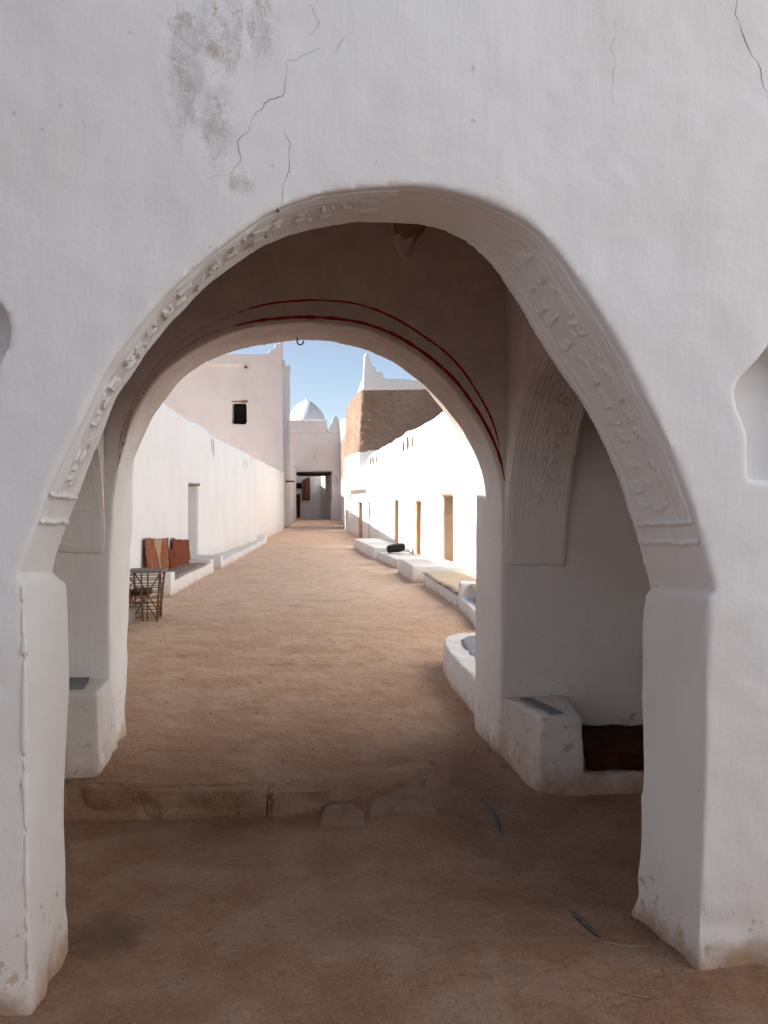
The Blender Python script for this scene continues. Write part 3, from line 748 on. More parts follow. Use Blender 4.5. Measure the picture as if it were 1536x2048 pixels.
door.prism([(LX(d0) + .3, d0, -.1), (LX(d1) + .3, d1, -.1), (LX(d1) + .3, d1, 1.90), (LX(d0) + .3, d0, 1.93)],
           [(LX(d0) - .42, d0, -.1), (LX(d1) - .42, d1, -.1), (LX(d1) - .42, d1, 1.90), (LX(d0) - .42, d0, 1.93)])
lwm = plaster('wall', wall_strip(stn, -0.55), M['street'], lw, voxel=0.035, iters=3, cut=[door], lumps=((0.5, 0.03), (1.6, 0.014), (5, 0.005)), seed=101)
lbvh = bvh_of(lwm)
m = MB(); m.box(LX(17) - .40, LX(17) - .34, d0 + .02, d1 - .02, 0.1, 1.86); m.build('door', M['house'], lw)
m = MB(); m.box(LX(17) - .40, LX(17) + .0, d0 - .03, d1 + 0.1, 1.895, 1.955)
plaster('lintel', m, M['mudpatch'], lw, voxel=0.015, lumps=((6, 0.012),), seed=7)
def left_pt(px, py, off=0.02):
    d = ld(px); z = EYE + (1000 - py) / F * d
    h = lbvh.ray_cast(Vector((LX(d) + 1.5, d, z)), Vector((-1, 0, 0)))
    p = h[0] if h[0] is not None else Vector((LX(d), d, z)); return p + Vector((off, 0, 0))
def streaks(par, fn, spec, seed, mat='grime'):
    r = random.Random(seed)
    for px, y0, y1, w in spec:
        pts = []; vs = []
        for i in range(9):
            y = y0 + (y1 - y0) * i / 8; ww = w * (0.4 + 0.8 * math.sin(math.pi * (i + .5) / 9)) * r.uniform(.8, 1.2)
            vs += [fn(px + 0.8 * i / 8 - ww, y, 0.006), fn(px + 0.8 * i / 8 + ww, y, 0.006)]
        mesh_obj('wall_streak', vs, [(2 * i, 2 * i + 1, 2 * i + 3, 2 * i + 2) for i in range(8)], M[mat], par)
streaks(lw, left_pt, [(423, 876, 905, 0.5), (427, 878, 916, 0.5), (487, 916, 938, 0.4), (493, 918, 940, 0.4)], 1)

# left benches
def bench(name, label, front, back, z_seat, stubs, mat, seed, group, zs=None):
    """front/back: (x,y) of near and far ends; stubs: list of (u0,u1,z) raised end blocks"""
    (xa, ya), (xb, yb) = front; (xc, yc), (xd, yd) = back
    def P(u, v):
        return (xa + (xb - xa) * u + v * (xc - xa + (xd - xc - xb + xa) * u), ya + (yb - ya) * u + v * (yc - ya + (yd - yc - yb + ya) * u))
    m = MB(); m.plan([P(0, 0), P(1, 0), P(1, 1), P(0, 1)], -0.2, z_seat)
    for u0, u1, z in stubs: m.plan([P(u0, 0), P(u1, 0), P(u1, 1), P(u0, 1)], -0.2, z)
    o = plaster(name, m, mat, None, voxel=0.02, iters=1, lumps=((1.4, 0.018), (5, 0.008), (14, .003)), seed=seed)
    tag(o, label, 'bench', group); return P
GB = 'low plastered benches along the street'
P1 = bench('street_bench', 'low white bench by the left wall with a mat, under the hanging rugs', ((-3.20, 12.4), (-3.41, 16.55)), ((-3.95, 12.4), (-4.05, 16.55)), 0.36, [(0, .085, .50), (.93, 1, .43)], M['sbench'], 111, GB)
bench('street_bench', 'long low white bench at the left wall beyond the doorway', ((-3.42, 17.4), (-3.90, 27.6)), ((-4.1, 17.4), (-4.3, 27.6)), 0.31, [(0, .03, .42), (.93, 1, .44)], M['sbench'], 112, GB)
bench('street_bench', 'short white stub beside the foot of the left doorway', ((-3.66, 16.58), (-3.70, 17.38)), ((-4.0, 16.58), (-4.0, 17.38)), 0.30, [], M['sbench'], 113, GB)
# mat on the first left bench
def sheet(name, fn, nu, nv, mat, label, cat, group=None, th=0.012, jag=0.02, seed=1):
    r = random.Random(seed); vs = []
    ju = [r.uniform(-jag, jag) for _ in range(nu + 1)]
    for j in range(nv + 1):
        for i in range(nu + 1):
            u, v = i / nu, j / nv
            if j == 0: v += ju[i]
            if j == nv: v += ju[-i]
            vs.append(fn(u, v))
    o = mesh_obj(name, vs, [(j * (nu + 1) + i, j * (nu + 1) + i + 1, (j + 1) * (nu + 1) + i + 1, (j + 1) * (nu + 1) + i) for j in range(nv) for i in range(nu)], mat)
    s = o.modifiers.new('t', 'SOLIDIFY'); s.thickness = th; s.offset = 0
    tag(o, label, cat, group); return o
def matfn(u, v):
    x, y = P1(0.12 + 0.74 * u, 0.03 + 0.8 * v)
    z = 0.385 + 0.006 * math.sin(u * 17) + 0.004 * math.sin(v * 9 + u * 5)
    if v < 0.05: z -= 0.05
    return (x, y, z)
sheet('woven_mat', matfn, 40, 12, M['mat'], 'thin brown woven mat on the seat below the hanging rugs', 'mat', None, 0.012, 0.03)
# rugs hung against the wall above the bench
def rug(px0, px1, top, bot, mat, label, seed, sag=0.02, off=0.05):
    d0, d1 = ld(px0), ld(px1)
    def fn(u, v):
        d = d0 + (d1 - d0) * u
        zt = EYE - (top[0] + (top[1] - top[0]) * u) / F * d; zb = EYE - (bot[0] + (bot[1] - bot[0]) * u) / F * d
        z = zb + (zt - zb) * v - sag * v * math.sin(math.pi * u)
        x = LX(d) + off + 0.045 * (1 - v) ** 2 + 0.012 * math.sin(u * 11 + seed) * (1 - 0.5 * v)
        return (x, d + 0.05 * (1 - v) * (u - .5) * 2, z)
    return fn, sheet('hanging_rug', fn, 26, 20, mat, label, 'rug', 'old rugs on the left wall', 0.014, 0.02, seed)
fnA, rA = rug(284, 331, (75, 76), (139, 137), M['rugA'], 'wide tan and orange rug hanging at the left above the bench', 1)
vs = []
for j in range(15):
    v = j / 14; hw = 0.02 + 0.15 * max(0, (v - .25) / .75) ** 1.3
    for s in (-1, 0, 1):
        p = Vector(fnA(0.5 + s * hw, v * 0.96 + .02)); vs.append(p + Vector((0.012, 0, 0)))
wd = mesh_obj('tan_wedge', vs, [(j * 3 + i, j * 3 + i + 1, j * 3 + i + 4, j * 3 + i + 3) for j in range(14) for i in range(2)], M['rugV'], rA)
rug(339, 372, (76, 79), (135, 130), M['rugB'], 'rust red rug hanging next to the doorway above the bench', 2)
rug(330.5, 341, (98, 97), (137, 134), M['rugB'], 'narrow rust strip of rug between the two wider rugs', 3, 0.01, 0.07)

# palm-rib crate used as a stand
def crate():
    c = thing('palm_crate', 'tall openwork crate of palm ribs with crossed braces and a grey woven top', 'crate')
    bx, by = (293 - 768) / F * 10.05, 10.05
    z0 = 0.15; z1 = 0.735
    w0, w1 = 0.145, 0.185
    rot = math.radians(7)
    def Q(u, v, h, inset=0.0):
        w = (w0 + (w1 - w0) * h - inset); a, b = u * w, v * w
        x = bx + a * math.cos(rot) - b * math.sin(rot); y = by + a * math.sin(rot) + b * math.cos(rot)
        return Vector((x, y, z0 + (z1 - z0) * h))
    r = random.Random(4)
    for u in (-1, 1):
        for v in (-1, 1):
            m = MB(); m.tube([Q(u, v, h) + Vector((r.uniform(-.004, .004), 0, 0)) for h in (-.03, .3, .6, 1.0)], [.012, .013, .012, .012], 7); m.build('post', M['wood'], c, True)
    for side in range(4):
        for k in range(9):
            h = 0.07 + 0.11 * k + r.uniform(-.01, .01)
            a, b = [((-1.12, -1), (1.12, -1)), ((1, -1.12), (1, 1.12)), ((1.12, 1), (-1.12, 1)), ((-1, 1.12), (-1, -1.12))][side]
            m = MB(); m.tube([Q(a[0], a[1], h), Q((a[0] + b[0]) / 2, (a[1] + b[1]) / 2, h + r.uniform(-.008, .008)), Q(b[0], b[1], h + r.uniform(-.01, .01))], 0.006, 6)
            m.build('slat', M['wood'], c, True)
    for (a, b) in (((-1, -1.06, .97), (1, -1.06, .03)), ((1, -1.06, .97), (-1, -1.06, .03)), ((-0.15, -1.08, 1), (-0.12, -1.08, 0)), ((0.25, -1.04, 1), (0.22, -1.04, 0)),
                   ((1.06, -1, .97), (1.06, 1, .03)), ((1.06, 1, .97), (1.06, -1, .03)), ((-1.06, -1, .97), (-1.06, 1, .03)), ((-1, 1.06, .97), (1, 1.06, .03))):
        m = MB(); m.tube([Q(*a), Q(*b)], 0.0085, 6); m.build('brace', M['wood'], c, True)
    m = MB(); q = [Q(a, b, 1.0) for a, b in ((-1.15, -1.15), (1.15, -1.15), (1.2, 1.15), (-1.1, 1.15))]
    m.prism(q, [p + Vector((0, 0, 0.022)) for p in q]); m.build('woven_top', M['crtop'], c)
    m = MB(); q = [Q(a, b, .52) for a, b in ((-.95, -.9), (.3, -.9), (.3, .9), (-.95, .9))]
    m.prism(q, [p + Vector((0, 0, 0.06)) for p in q]); m.build('inner_board', M['wooddark'], c)
crate()
m = MB(); m.prism([(-2.86, 8.55, .17), (-2.80, 8.52, .17), (-3.05, 10.6, .17), (-3.13, 10.6, .17)], [(-2.90, 8.55, .31), (-2.84, 8.52, .31), (-3.05, 10.6, .33), (-3.13, 10.6, .33)])
tag(plaster('weathered_log', m, M['crtop'], None, voxel=0.012, lumps=((6, 0.012),), seed=6), 'grey weathered beam lying on the ground beside the crate', 'log')

# ------------------------------------------------------------------ right street wall
def RX(d): return 3.49 - 0.145 * d
def rd(px):
    dx, _ = ray(px, 0); return 3.49 / (dx + 0.145)
rw = thing('street_wall', 'sunlit dazzling white wall with narrow doorways along the right side of the street', 'wall')
stn = [(RX(5.3), 5.3, 3.6), (RX(9), 9, 3.5), (RX(13), 13, 3.42)]
for px, py in ((882, 822), (868, 835), (850, 846), (832, 856), (812, 862), (806, 870), (790, 880), (765, 893), (748, 903), (739, 911), (735, 920)):
    d = rd(px); stn.append((RX(d), d, EYE + (1000 - py) / F * d))
stn += [(RX(29), 29, 2.6), (RX(36), 36, 2.5)]
def rcut(pxa, pxb, yt, yb, depth=0.45):
    da, db = rd(pxb), rd(pxa); dm = (da + db) / 2
    zt = EYE + (1000 - yt) / F * dm; zb = -0.1 if yb is None else EYE + (1000 - yb) / F * dm
    c = MB(); A = [(RX(da), da, zb), (RX(db), db, zb), (RX(db), db, zt), (RX(da), da, zt)]
    c.prism([(x - .3, y, z) for x, y, z in A], [(x + depth, y, z) for x, y, z in A]); return c
DOORS = [(883, 907, 990, None), (830, 842, 1003, None), (787, 797, 1001, None), (735.5, 739, 1006, None), (716, 725, 1005, None)]
cuts = [rcut(*d) for d in DOORS] + [rcut(697, 702, 990, 1055, 0.15)]
rwm = plaster('wall', wall_strip(stn, 0.6), M['street'], rw, voxel=0.033, iters=2, cut=cuts, lumps=((0.5, 0.02), (1.6, 0.012), (5, 0.005)), seed=121)
rbvh = bvh_of(rwm)
for k, (a, b, yt, _) in enumerate(DOORS):
    da, db = rd(b), rd(a); dm = (da + db) / 2; zt = EYE + (1000 - yt) / F * dm
    m = MB(); xm = RX(dm) + 0.40
    m.prism([(RX(da) + .38, da + .02, .08), (RX(db) + .38, db - .02, .08), (RX(db) + .38, db - .02, zt - .02), (RX(da) + .38, da + .02, zt - .02)],
            [(RX(da) + .43, da + .02, .08), (RX(db) + .43, db - .02, .08), (RX(db) + .43, db - .02, zt - .02), (RX(da) + .43, da + .02, zt - .02)])
    m.build('door', M['woodlight'] if k == 1 else M['card'], rw)
    m = MB(); m.prism([(RX(db) + .03, db - .035, .02), (RX(db) + .42, db - .035, .02), (RX(db) + .42, db - .035, zt - .01), (RX(db) + .03, db - .035, zt - .01)],
                      [(RX(db) + .03, db + .03, .02), (RX(db) + .42, db + .03, .02), (RX(db) + .42, db + .03, zt - .01), (RX(db) + .03, db + .03, zt - .01)])
    plaster('door_jamb', m, M['woodlight'] if k == 1 else M['jamb'], rw, voxel=0.018, iters=2, lumps=((2.5, 0.02), (8, .006)), seed=k + 40)
    m = MB(); 
    m.prism([(RX(da - .1) + .0, da - .1, zt - .02), (RX(db + .08) + .0, db + .08, zt - .02), (RX(db + .08), db + .08, zt + .05), (RX(da - .1), da - .1, zt + .05)],
            [(RX(da - .1) + .4, da - .1, zt - .02), (RX(db + .08) + .4, db + .08, zt - .02), (RX(db + .08) + .4, db + .08, zt + .05), (RX(da - .1) + .4, da - .1, zt + .05)])
    plaster('lintel', m, M['mudpatch'], rw, voxel=0.016, lumps=((7, 0.014),), seed=k + 3)
def right_pt(px, py, off=0.02):
    d = rd(px); z = EYE + (1000 - py) / F * d
    h = rbvh.ray_cast(Vector((RX(d) - 1.5, d, z)), Vector((1, 0, 0)))
    p = h[0] if h[0] is not None else Vector((RX(d), d, z)); return p - Vector((off, 0, 0))
streaks(rw, right_pt, [(807, 883, 903, 1.9), (815, 873, 899, 1.9), (825, 871, 895, 1.7), (741, 914, 932, 1.3), (746, 911, 929, 1.3), (751.5, 908, 926, 1.2)], 2, 'darkstreak')  # narrow dark strips laid on the wall face

# right benches
bench('street_bench', 'stepped white bench nearest the right arch post, with raised end', ((1.04, 9.2), (0.99, 11.0)), ((2.2, 9.2), (1.95, 11.0)), 0.33, [(.86, 1, .52)], M['sbench'], 131, GB)
P2 = bench('street_bench', 'white bench topped with a big cardboard sheet in front of the nearest right doorway', ((0.96, 11.1), (0.68, 14.2)), ((1.95, 11.1), (1.5, 14.2)), 0.33, [], M['sbench'], 132, GB)
bench('street_bench', 'tall blocky white bench between the two nearest right doorways', ((0.50, 14.45), (0.27, 16.5)), ((1.48, 14.45), (1.15, 16.5)), 0.44, [], M['sbench'], 133, GB)
P4 = bench('street_bench', 'white bench carrying the black plastic bag', ((0.27, 17.3), (-0.14, 19.8)), ((1.1, 17.3), (.7, 19.8)), 0.36, [], M['sbench'], 134, GB)
bench('street_bench', 'farthest white bench on the right, past the black bag', ((-0.24, 19.9), (-0.90, 24.8)), ((.7, 19.9), (.0, 24.8)), 0.45, [], M['sbench'], 135, GB)
def cfn(u, v):
    x, y = P2(0.0 + 1.0 * u, -0.03 + 0.95 * v); return (x, y, 0.36 + .012 * math.sin(u * 9) * (1 - v) + 0.01 * math.sin(u * 4 + v * 5))
sheet('cardboard', cfn, 24, 8, M['card'], 'big flat cardboard sheet on the bench by the nearest right doorway', 'cardboard', 'cardboard sheets on the right benches', 0.01, 0.03, 5)
def cfn(u, v): return (1.12 + 1.0 * u, 10.2 + .8 * v - .25 * u, 0.515 + .03 * u - 0.05 * (1 - v))
sheet('cardboard', cfn, 12, 6, M['card'], 'smaller tilted cardboard sheet bridging the two nearest right benches', 'cardboard', 'cardboard sheets on the right benches', 0.012, 0.04, 6)
def cfn(u, v): return (1.12 + 1.0 * u, 9.25 + 1.2 * v, 0.352 + 0.006 * math.sin(u * 8))
sheet('cardboard', cfn, 12, 6, M['card'], 'flat cardboard lining the seat of the stepped bench nearest the arch post', 'cardboard', 'cardboard sheets on the right benches', 0.01, 0.03, 7)
# curved bench just behind the arch
cb = thing('curved_bench', 'low white bench with rounded corner and grey slate top just behind the right arch post', 'bench')
c = catmull([(0.62, 5.2), (0.585, 5.7), (0.53, 6.2), (0.49, 6.8), (0.50, 7.2), (0.57, 7.42), (0.75, 7.5), (1.2, 7.52), (2.4, 7.5)], 40)
m = MB(); m.plan([tuple(p) for p in c] + [(2.4, 5.2)], -0.2, 0.395, [tuple(p + np.array([.02, -.01])) for p in c] + [(2.4, 5.2)])
plaster('bench_body', m, M['sbench'], cb, voxel=0.013, iters=2, lumps=((2, 0.016), (7, 0.008), (18, .003)), seed=141)
m = MB(); q = [(0.76, 5.3), (0.70, 6.0), (0.66, 6.6), (0.66, 7.1), (0.74, 7.3), (0.95, 7.36), (2.2, 7.35), (2.2, 5.3)]
m.plan(q, .36, 0.402)
plaster('slate_top', m, M['slate'], cb, voxel=0.012, iters=2, lumps=((5, 0.006),), seed=142)
# black bag
vs = []; m = MB()
bc = Vector(P4(0.83, 0.42) + (0.37,))
nu, nv = 22, 12
for j in range(nv + 1):
    a = math.pi * j / nv
    for i in range(nu):
        b = 2 * math.pi * i / nu
        sx = abs(math.cos(b)) ** .28 * math.copysign(1, math.cos(b)); sy = abs(math.sin(b)) ** .35 * math.copysign(1, math.sin(b))
        r = math.sin(a) ** .28
        vs.append(bc + Vector((sx * r * 0.215, sy * r * 0.15, 0.10 - math.copysign(abs(math.cos(a)) ** .7, math.cos(a)) * -0.095 + 0.02 * sx * r)))
P = np.array(vs); P += 0.02 * np.stack([vnoise(P, 9, 1), vnoise(P, 9, 2), vnoise(P, 11, 3)], 1) + .012 * np.stack([vnoise(P, 25, 4), vnoise(P, 25, 5), vnoise(P, 25, 6)], 1)
fs = [(j * nu + i, j * nu + (i + 1) % nu, (j + 1) * nu + (i + 1) % nu, (j + 1) * nu + i) for j in range(nv) for i in range(nu)]
tag(mesh_obj('plastic_bag', P, fs, M['bag']), 'crumpled black plastic bag on a right bench', 'bag')

# ------------------------------------------------------------------ tall white house on the left
D = 36.5
def H(px, py): return at(px, py, D)
hl = thing('white_house', 'tall whitewashed house with a black window, rising behind the left wall', 'house')
def prism_y(m, pts, y0, y1, shift=0.0):
    m.prism([(x, y0, z) for x, z in pts], [(x + shift, y1, z) for x, z in pts]); return m
zt = H(500, 728).z
m = MB(); m.plan([(-16, D), (-4.38, D), (-4.40, 39.3), (-16, 39.3)], 0, zt, [(-16, D), (-4.47, D + .02), (-4.46, 39.3), (-16, 39.3)])
win = MB(); a, b = H(464, 806), H(492, 847); win.box(a.x, b.x, D - .5, D + 0.6, b.z, a.z)
cut2 = MB(); cut2.box(-5.0, -4.2, 37.08, 37.22, 4.5, 5.6); cut3 = MB(); cut3.box(-5.0, -4.2, 38.4, 38.6, 4.25, 5.2)
plaster('wall', m, M['house'], hl, voxel=0.045, iters=0, cut=[win, cut2, cut3], lumps=((0.35, 0.05), (1.1, 0.02), (3, .008)), seed=151)
w = MB(); w.box(a.x - .02, b.x + .02, D + .42, D + .5, b.z - .02, a.z + .02); w.build('window', M['black'], hl)
m = MB(); m.box(a.x - .04, b.x + .08, D - .03, D + .1, a.z + .01, a.z + .12); plaster('window_lintel', m, M['mudpatch'], hl, voxel=0.03, lumps=((3, .03),), seed=4)
for y0, y1, z0, z1 in ((37.0, 37.3, 4.45, 5.65), (38.3, 38.7, 4.2, 5.25)):
    s_ = MB(); s_.box(-4.72, -4.66, y0, y1, z0, z1); s_.build('window', M['slit'], hl)
# parapet with stepped horn on the corner
pts = [(-16, zt - .06), (-4.47, zt - .06)]
pts += [(H(566, 0).x, H(0, 664).z), (H(560, 0).x, H(0, 666).z), (H(559, 0).x, H(0, 685).z), (H(549, 0).x, H(0, 687).z), (H(548, 0).x, H(0, 697).z), (H(538, 0).x, H(0, 699).z), (H(536, 0).x, H(0, 707).z), (H(340, 0).x, H(0, 708).z), (-16, H(0, 708).z)]
m = MB(); prism_y(m, pts, D - .05, D + .30)
plaster('parapet', m, M['house'], hl, voxel=0.05, iters=2, lumps=((0.6, 0.04), (2, .015)), seed=152)
m = MB(); m.prism([(-4.43, D + .28, zt - .06), (-4.43, D + .28, H(0, 716).z), (-4.43, D + 1.0, H(0, 722).z), (-4.45, 38.8, 7.55), (-4.45, 38.85, 7.95), (-4.45, 39.3, 7.95), (-4.45, 39.3, zt - .06)],
                  [(-4.8, D + .28, zt - .06), (-4.8, D + .28, H(0, 716).z), (-4.8, D + 1.0, H(0, 722).z), (-4.8, 38.8, 7.55), (-4.8, 38.85, 7.95), (-4.8, 39.3, 7.95), (-4.8, 39.3, zt - .06)])
plaster('side_parapet', m, M['house'], hl, voxel=0.05, iters=2, lumps=((0.6, 0.03),), seed=153)
m = MB(); c = H(492, 736); m.tube([c + Vector((0, .2, .05)), c + Vector((0, -.25, 0))], .06, 8); m.build('spout', M['wood'], hl, True)
m = MB(); m.tube([H(572.5, 962) + Vector((-.3, 1, 0)), H(573, 962) + Vector((.25, .8, 0))], .04, 6); m.build('peg', M['wood'], hl, True)

# ------------------------------------------------------------------ house over the far gate, with dome
E = 45.0
def G(px, py): return at(px, py, E)
ph = thing('gate_house', 'white domed gate house closing the far end of the street', 'house')
zr = G(0, 864).z; ztp = G(0, 840).z
m = MB()
xl, xr = -8.0, G(681, 0).x
pts = [(xl, -.2), (xl, zr), (xr - .06, zr), (xr, 3.0), (xr, -.2)]
prism_y(m, pts, E, E + .7)
dz0, dz1 = -.3, G(0, 944).z
dc = MB(); prism_y(dc, [(G(590, 0).x, dz0), (G(660, 0).x, dz0), (G(664, 0).x, dz1 + .05), (G(590, 0).x, dz1)], E - .5, E + 1.0)
n1 = MB(); prism_y(n1, [(G(668, 0).x, G(0, 973).z), (G(674.5, 0).x, G(0, 973).z), (G(674.5, 0).x, G(0, 953).z), (G(671, 0).x, G(0, 947).z), (G(668, 0).x, G(0, 953).z)], E - .5, E + .12)
n2 = MB(); prism_y(n2, [(G(620, 0).x, G(0, 919).z), (G(631, 0).x, G(0, 919).z), (G(631, 0).x, G(0, 905).z), (G(625, 0).x, G(0, 900).z), (G(620, 0).x, G(0, 906).z)], E - .5, E + .05)
plaster('wall', m, M['house'], ph, voxel=0.045, iters=2, cut=[dc, n1, n2], lumps=((0.5, 0.04), (1.5, 0.015)), seed=161)
m = MB(); prism_y(m, [(xl, zr - .02), (xr - .75, zr - .02), (xr - .75, ztp), (xl, ztp)], E - .07, E + .35)
plaster('parapet', m, M['house'], ph, voxel=0.045, iters=2, lumps=((0.8, 0.04), (3, .015)), seed=162)
m = MB(); prism_y(m, [(xr - .80, zr - .05), (xr - .05, zr - .05), (xr - .1, zr + .55), (xr - .15, G(0, 835).z), (xr - .28, G(0, 831).z), (xr - .42, G(0, 834).z), (xr - .5, G(0, 846).z), (xr - .62, G(0, 858).z)], E - .09, E + .4)
plaster('corner_horn', m, M['house'], ph, voxel=0.04, iters=3, lumps=((0.9, 0.02),), seed=163)
m = MB(); m.box(xl, xr - .1, E + .6, E + 3.6, dz1 + .02, zr - .05); m.build('roof', M['house'], ph)
for k in range(9):
    b = MB(); y = E + .75 + k * .36; b.tube([(G(586, 0).x, y, dz1 - .06), (G(668, 0).x, y, dz1 - .04)], .07, 7); b.build('ceiling_beam', M['wooddark'], ph, True)
m = MB(); m.box(-5.1, -4.75, 39.4, 44.95, -.2, 3.4); plaster('side_shade_wall', m, M['house'], ph, voxel=0.06, seed=168)  # wall piece added to shade the ground in front of the gateway
prof = [(1.10, -.2), (1.10, 0.0), (1.06, .25), (.97, .52), (.83, .80), (.65, 1.05), (.44, 1.25), (.24, 1.37), (.11, 1.43), (0.075, 1.5), (.03, 1.62), (.005, 1.66)]
pc = catmull(prof, 40)
m = MB(); m.lathe((at(613, 840, 48).x, 48, ztp + .02), [tuple(p) for p in pc], 48)
o = plaster('dome', m, M['street'], ph, voxel=0.04, iters=1, lumps=((1.2, 0.05), (3, .02)), seed=164)
# right inner side and the court wall seen through the gateway
m = MB(); m.plan([(G(661, 0).x, E + .6), (G(664, 0).x + .4, E + .6), (-3.0, 51.05), (-3.9, 51.05)], -.2, dz1 + .05)
plaster('passage_side', m, M['house'], ph, voxel=0.05, seed=165)
m = MB(); m.plan([(-6.2, E + .6), (G(590, 0).x - .05, E + .6), (G(588, 0).x - .6, 49.0), (-6.4, 49.0)], -.2, dz1 + .05)
plaster('passage_side', m, M['house'], ph, voxel=0.05, seed=166)
m = MB(); m.box(-6.7, -6.4, 46, 51.2, -.2, 4.0); plaster('court_shade_wall', m, M['house'], ph, voxel=0.06, seed=169)  # unseen wall added to keep sun off the court beyond the gateway
cw = thing('court_wall', 'pale wall with a dark brown door seen through the far gateway', 'wall')
m = MB(); m.box(-8, -2.5, 51.0, 51.4, -.2, 3.4)
plaster('wall', m, M['street'], cw, voxel=0.05, seed=167)
def C(px, py): return at(px, py, 50.9)
m = MB(); a, b = C(586, 988), C(600, 1042); m.box(a.x, b.x, 50.86, 50.96, b.z, a.z); m.build('door', M['wooddark'], cw)
m = MB(); a, b = C(586, 966), C(603, 977); m.box(a.x, b.x, 50.88, 50.97, b.z, a.z); m.build('window', M['black'], cw)
a, b = C(604, 962), C(620, 1001)
def cfn(u, v): 
    return (a.x + (b.x - a.x) * (u + .06 * v * (1 - v)), 50.8 + .03 * math.sin(u * 9), b.z + (a.z - b.z) * v * (1.0 + .25 * u))
sheet('hanging_cloth', cfn, 14, 10, M['cloth'], 'brown cloth hanging on the pale wall beyond the far gateway', 'cloth', None, 0.02, 0.01, 9)

# ------------------------------------------------------------------ mud house on the right
K = 28.2
def Rm(px, py): return at(px, py, K)
mh = thing('mud_house', 'brown mud walled house with white stepped corner horn above the right wall', 'house')
def sd(x, y): return x - 0.145 * (y - K)     # street face runs with the wall
yb = 33.5
z_w, z_m, z_j = 3.30, Rm(0, 776).z, 1.95
m = MB(); m.plan([(-.86, K), (9, K), (9, yb), (sd(-.86, yb), yb)], z_j, z_w)
plaster('white_wall', m, M['street'], mh, voxel=0.05, iters=3, lumps=((0.6, 0.02), (2, .01)), seed=171)
m = MB(); m.plan([(-.85, K + .02), (9, K + .02), (9, yb), (sd(-.85, yb), yb)], z_w - .05, z_m, [(-.745, K + .06), (9, K + .06), (9, yb), (sd(-.80, yb), yb)])
plaster('mud_wall', m, M['mud'], mh, voxel=0.04, iters=1, lumps=((0.5, 0.04), (1.7, 0.03), (5, 0.028), (9, .02)), seed=172)
hpts = [(725.5, 780), (848, 779), (960, 779), (960, 758), (824, 758), (767, 757), (765, 745), (753, 744), (750, 734), (745, 733), (740, 722), (735.5, 709), (732, 706), (728.5, 711), (727, 740)]
m = MB(); prism_y(m, [(Rm(a, b).x, Rm(a, b).z) for a, b in hpts], K + .02, K + .36)
plaster('parapet', m, M['street'], mh, voxel=0.03, iters=2, lumps=((0.8, 0.02), (3, .01)), seed=173)
m = MB(); A = [(sd(-.735, y), y, z) for y, z in ((K + .3, z_m - .08), (K + .3, z_m + .32), (30.5, 5.30), (33.4, 5.0), (33.4, 4.7), (30.5, 4.95), (29.2, 5.2))]
m.prism(A, [(x + .35, y, z) for x, y, z in A])
plaster('side_parapet', m, M['street'], mh, voxel=0.04, iters=2, lumps=((0.8, 0.02),), seed=174)

# second mud house further down
m2 = thing('mud_house', 'small far mud house between the domed gate house and the near mud house', 'house')
m = MB(); m.plan([(-1.55, 36.3), (3, 36.3), (3, 44.4), (-2.30, 44.4)], 2.7, 4.75); plaster('mud_wall', m, M['mud'], m2, voxel=0.06, lumps=((.6, .03), (3, .02)), seed=181)
m = MB(); m.plan([(-1.66, 36.3), (3, 36.3), (3, 44.6), (-2.32, 44.6)], -.2, 2.72); plaster('white_wall', m, M['street'], m2, voxel=0.06, lumps=((.6, .03), (3, .02)), seed=182)
m = MB(); A = [(-1.55 - .0926 * (y - 36.3) - .02, y, z) for y, z in ((36.3, 4.7), (36.3, 4.9), (39.5, 5.0), (41.5, 5.3), (43.0, 5.6), (43.9, 5.9), (44.3, 5.95), (44.4, 4.7))]
m.prism(A, [(x + .4, y, z) for x, y, z in A]); plaster('parapet', m, M['street'], m2, voxel=0.05, iters=2, lumps=((0.8, 0.02),), seed=183)
m = MB(); m.tube([at(691, 945, 38) + Vector((.3, 0, 0)), at(688, 945, 38)], .04, 6); m.build('peg', M['wood'], m2, True)

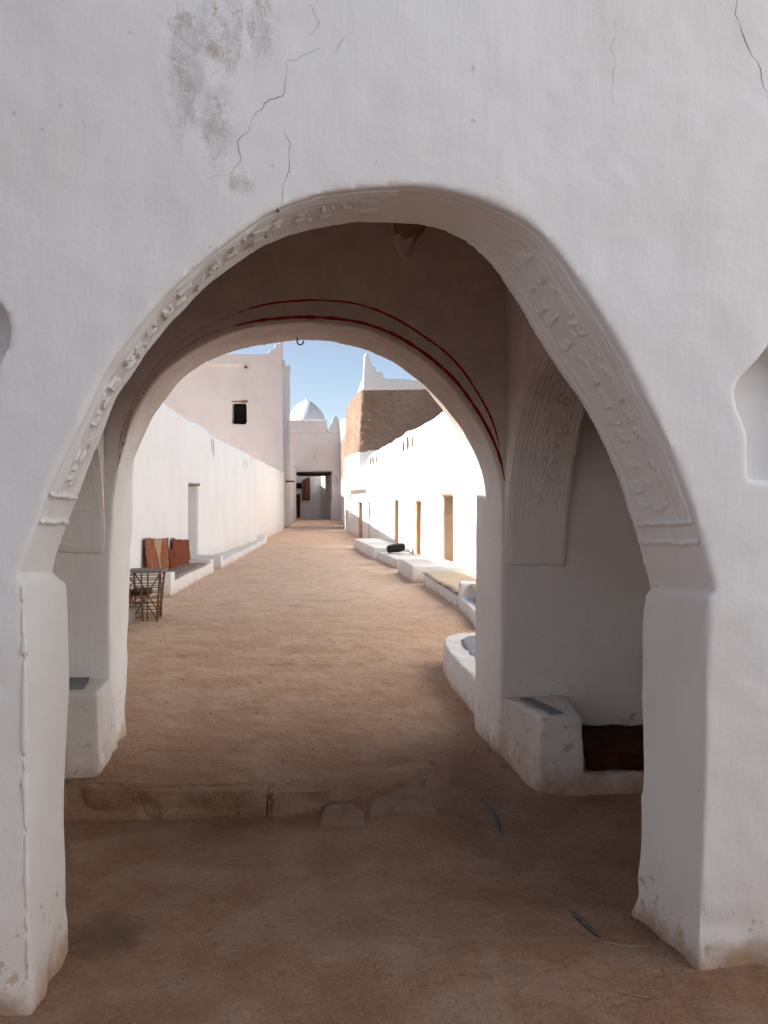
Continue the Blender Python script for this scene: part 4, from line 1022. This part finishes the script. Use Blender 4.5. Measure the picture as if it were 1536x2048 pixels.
# ------------------------------------------------------------------ unseen walls added round the camera to shade and bounce light
shade_wall = thing('court_wall', 'unseen tall white wall added on the left to keep sun off the court', 'wall')
m = MB(); m.box(-5.2, -4.8, -8.9, 2.3, -.3, 7.7); plaster('wall', m, M['court'], shade_wall, voxel=0.08, seed=191)
block_wall = thing('court_wall', 'unseen white wall added behind the viewer to block low sky and bounce light', 'wall')
m = MB(); m.box(-5.2, 5.3, -9.4, -9.0, -.3, 4.6); plaster('wall', m, M['court'], block_wall, voxel=0.08, seed=192)
bounce_wall = thing('court_wall', 'unseen tall sunlit white wall added on the right to bounce light forward', 'wall')
m = MB(); m.box(4.9, 5.3, -8.9, 3.4, -.3, 7.0); plaster('wall', m, M['court'], bounce_wall, voxel=0.08, seed=193)

# ------------------------------------------------------------------ light, sky, camera
AZ, EL = 94.0, 30.0     # sun to the left of the view, a little beyond
w = bpy.data.worlds.new('World'); scene.world = w; w.use_nodes = True
nt = w.node_tree; nt.nodes.clear()
bg = nt.nodes.new('ShaderNodeBackground'); ou = nt.nodes.new('ShaderNodeOutputWorld'); sk = nt.nodes.new('ShaderNodeTexSky')
sk.sky_type = 'NISHITA'; sk.sun_disc = False; sk.sun_elevation = math.radians(EL)
sdir = Vector((-math.cos(math.radians(EL)) * math.cos(math.radians(4)), math.cos(math.radians(EL)) * math.sin(math.radians(4)), math.sin(math.radians(EL))))
sk.sun_rotation = math.atan2(sdir.x, sdir.y)
sk.air_density = 0.75; sk.dust_density = 0.3; sk.ozone_density = 0.6
bg.inputs[1].default_value = 0.05
hs = nt.nodes.new('ShaderNodeHueSaturation'); hs.inputs['Saturation'].default_value = 0.82
nt.links.new(sk.outputs[0], hs.inputs['Color']); nt.links.new(hs.outputs[0], bg.inputs[0]); nt.links.new(bg.outputs[0], ou.inputs[0])
sl = bpy.data.lights.new('sun', 'SUN'); sl.energy = 3.4; sl.angle = math.radians(0.5); sl.color = (1.0, 0.965, 0.92)
so = bpy.data.objects.new('sun', sl); COL.objects.link(so); so.location = (-20, 10, 20)
so.rotation_euler = sdir.to_track_quat('Z', 'Y').to_euler()
cam = bpy.data.cameras.new('camera'); co = bpy.data.objects.new('camera', cam); COL.objects.link(co)
co.location = (0, 0, EYE); co.rotation_euler = (math.radians(90), 0, 0)
cam.sensor_fit = 'VERTICAL'; cam.sensor_height = 36; cam.lens = F / 2048 * 36
cam.shift_y = -24.0 / 2048; cam.clip_start = 0.05; cam.clip_end = 2000
scene.camera = co
scene.view_settings.view_transform = 'Standard'; scene.view_settings.look = 'None'; scene.view_settings.gamma = 1
scene.view_settings.exposure = 1.77
scene.cycles.max_bounces = 10; scene.cycles.diffuse_bounces = 7
scene.cycles.use_denoising = True
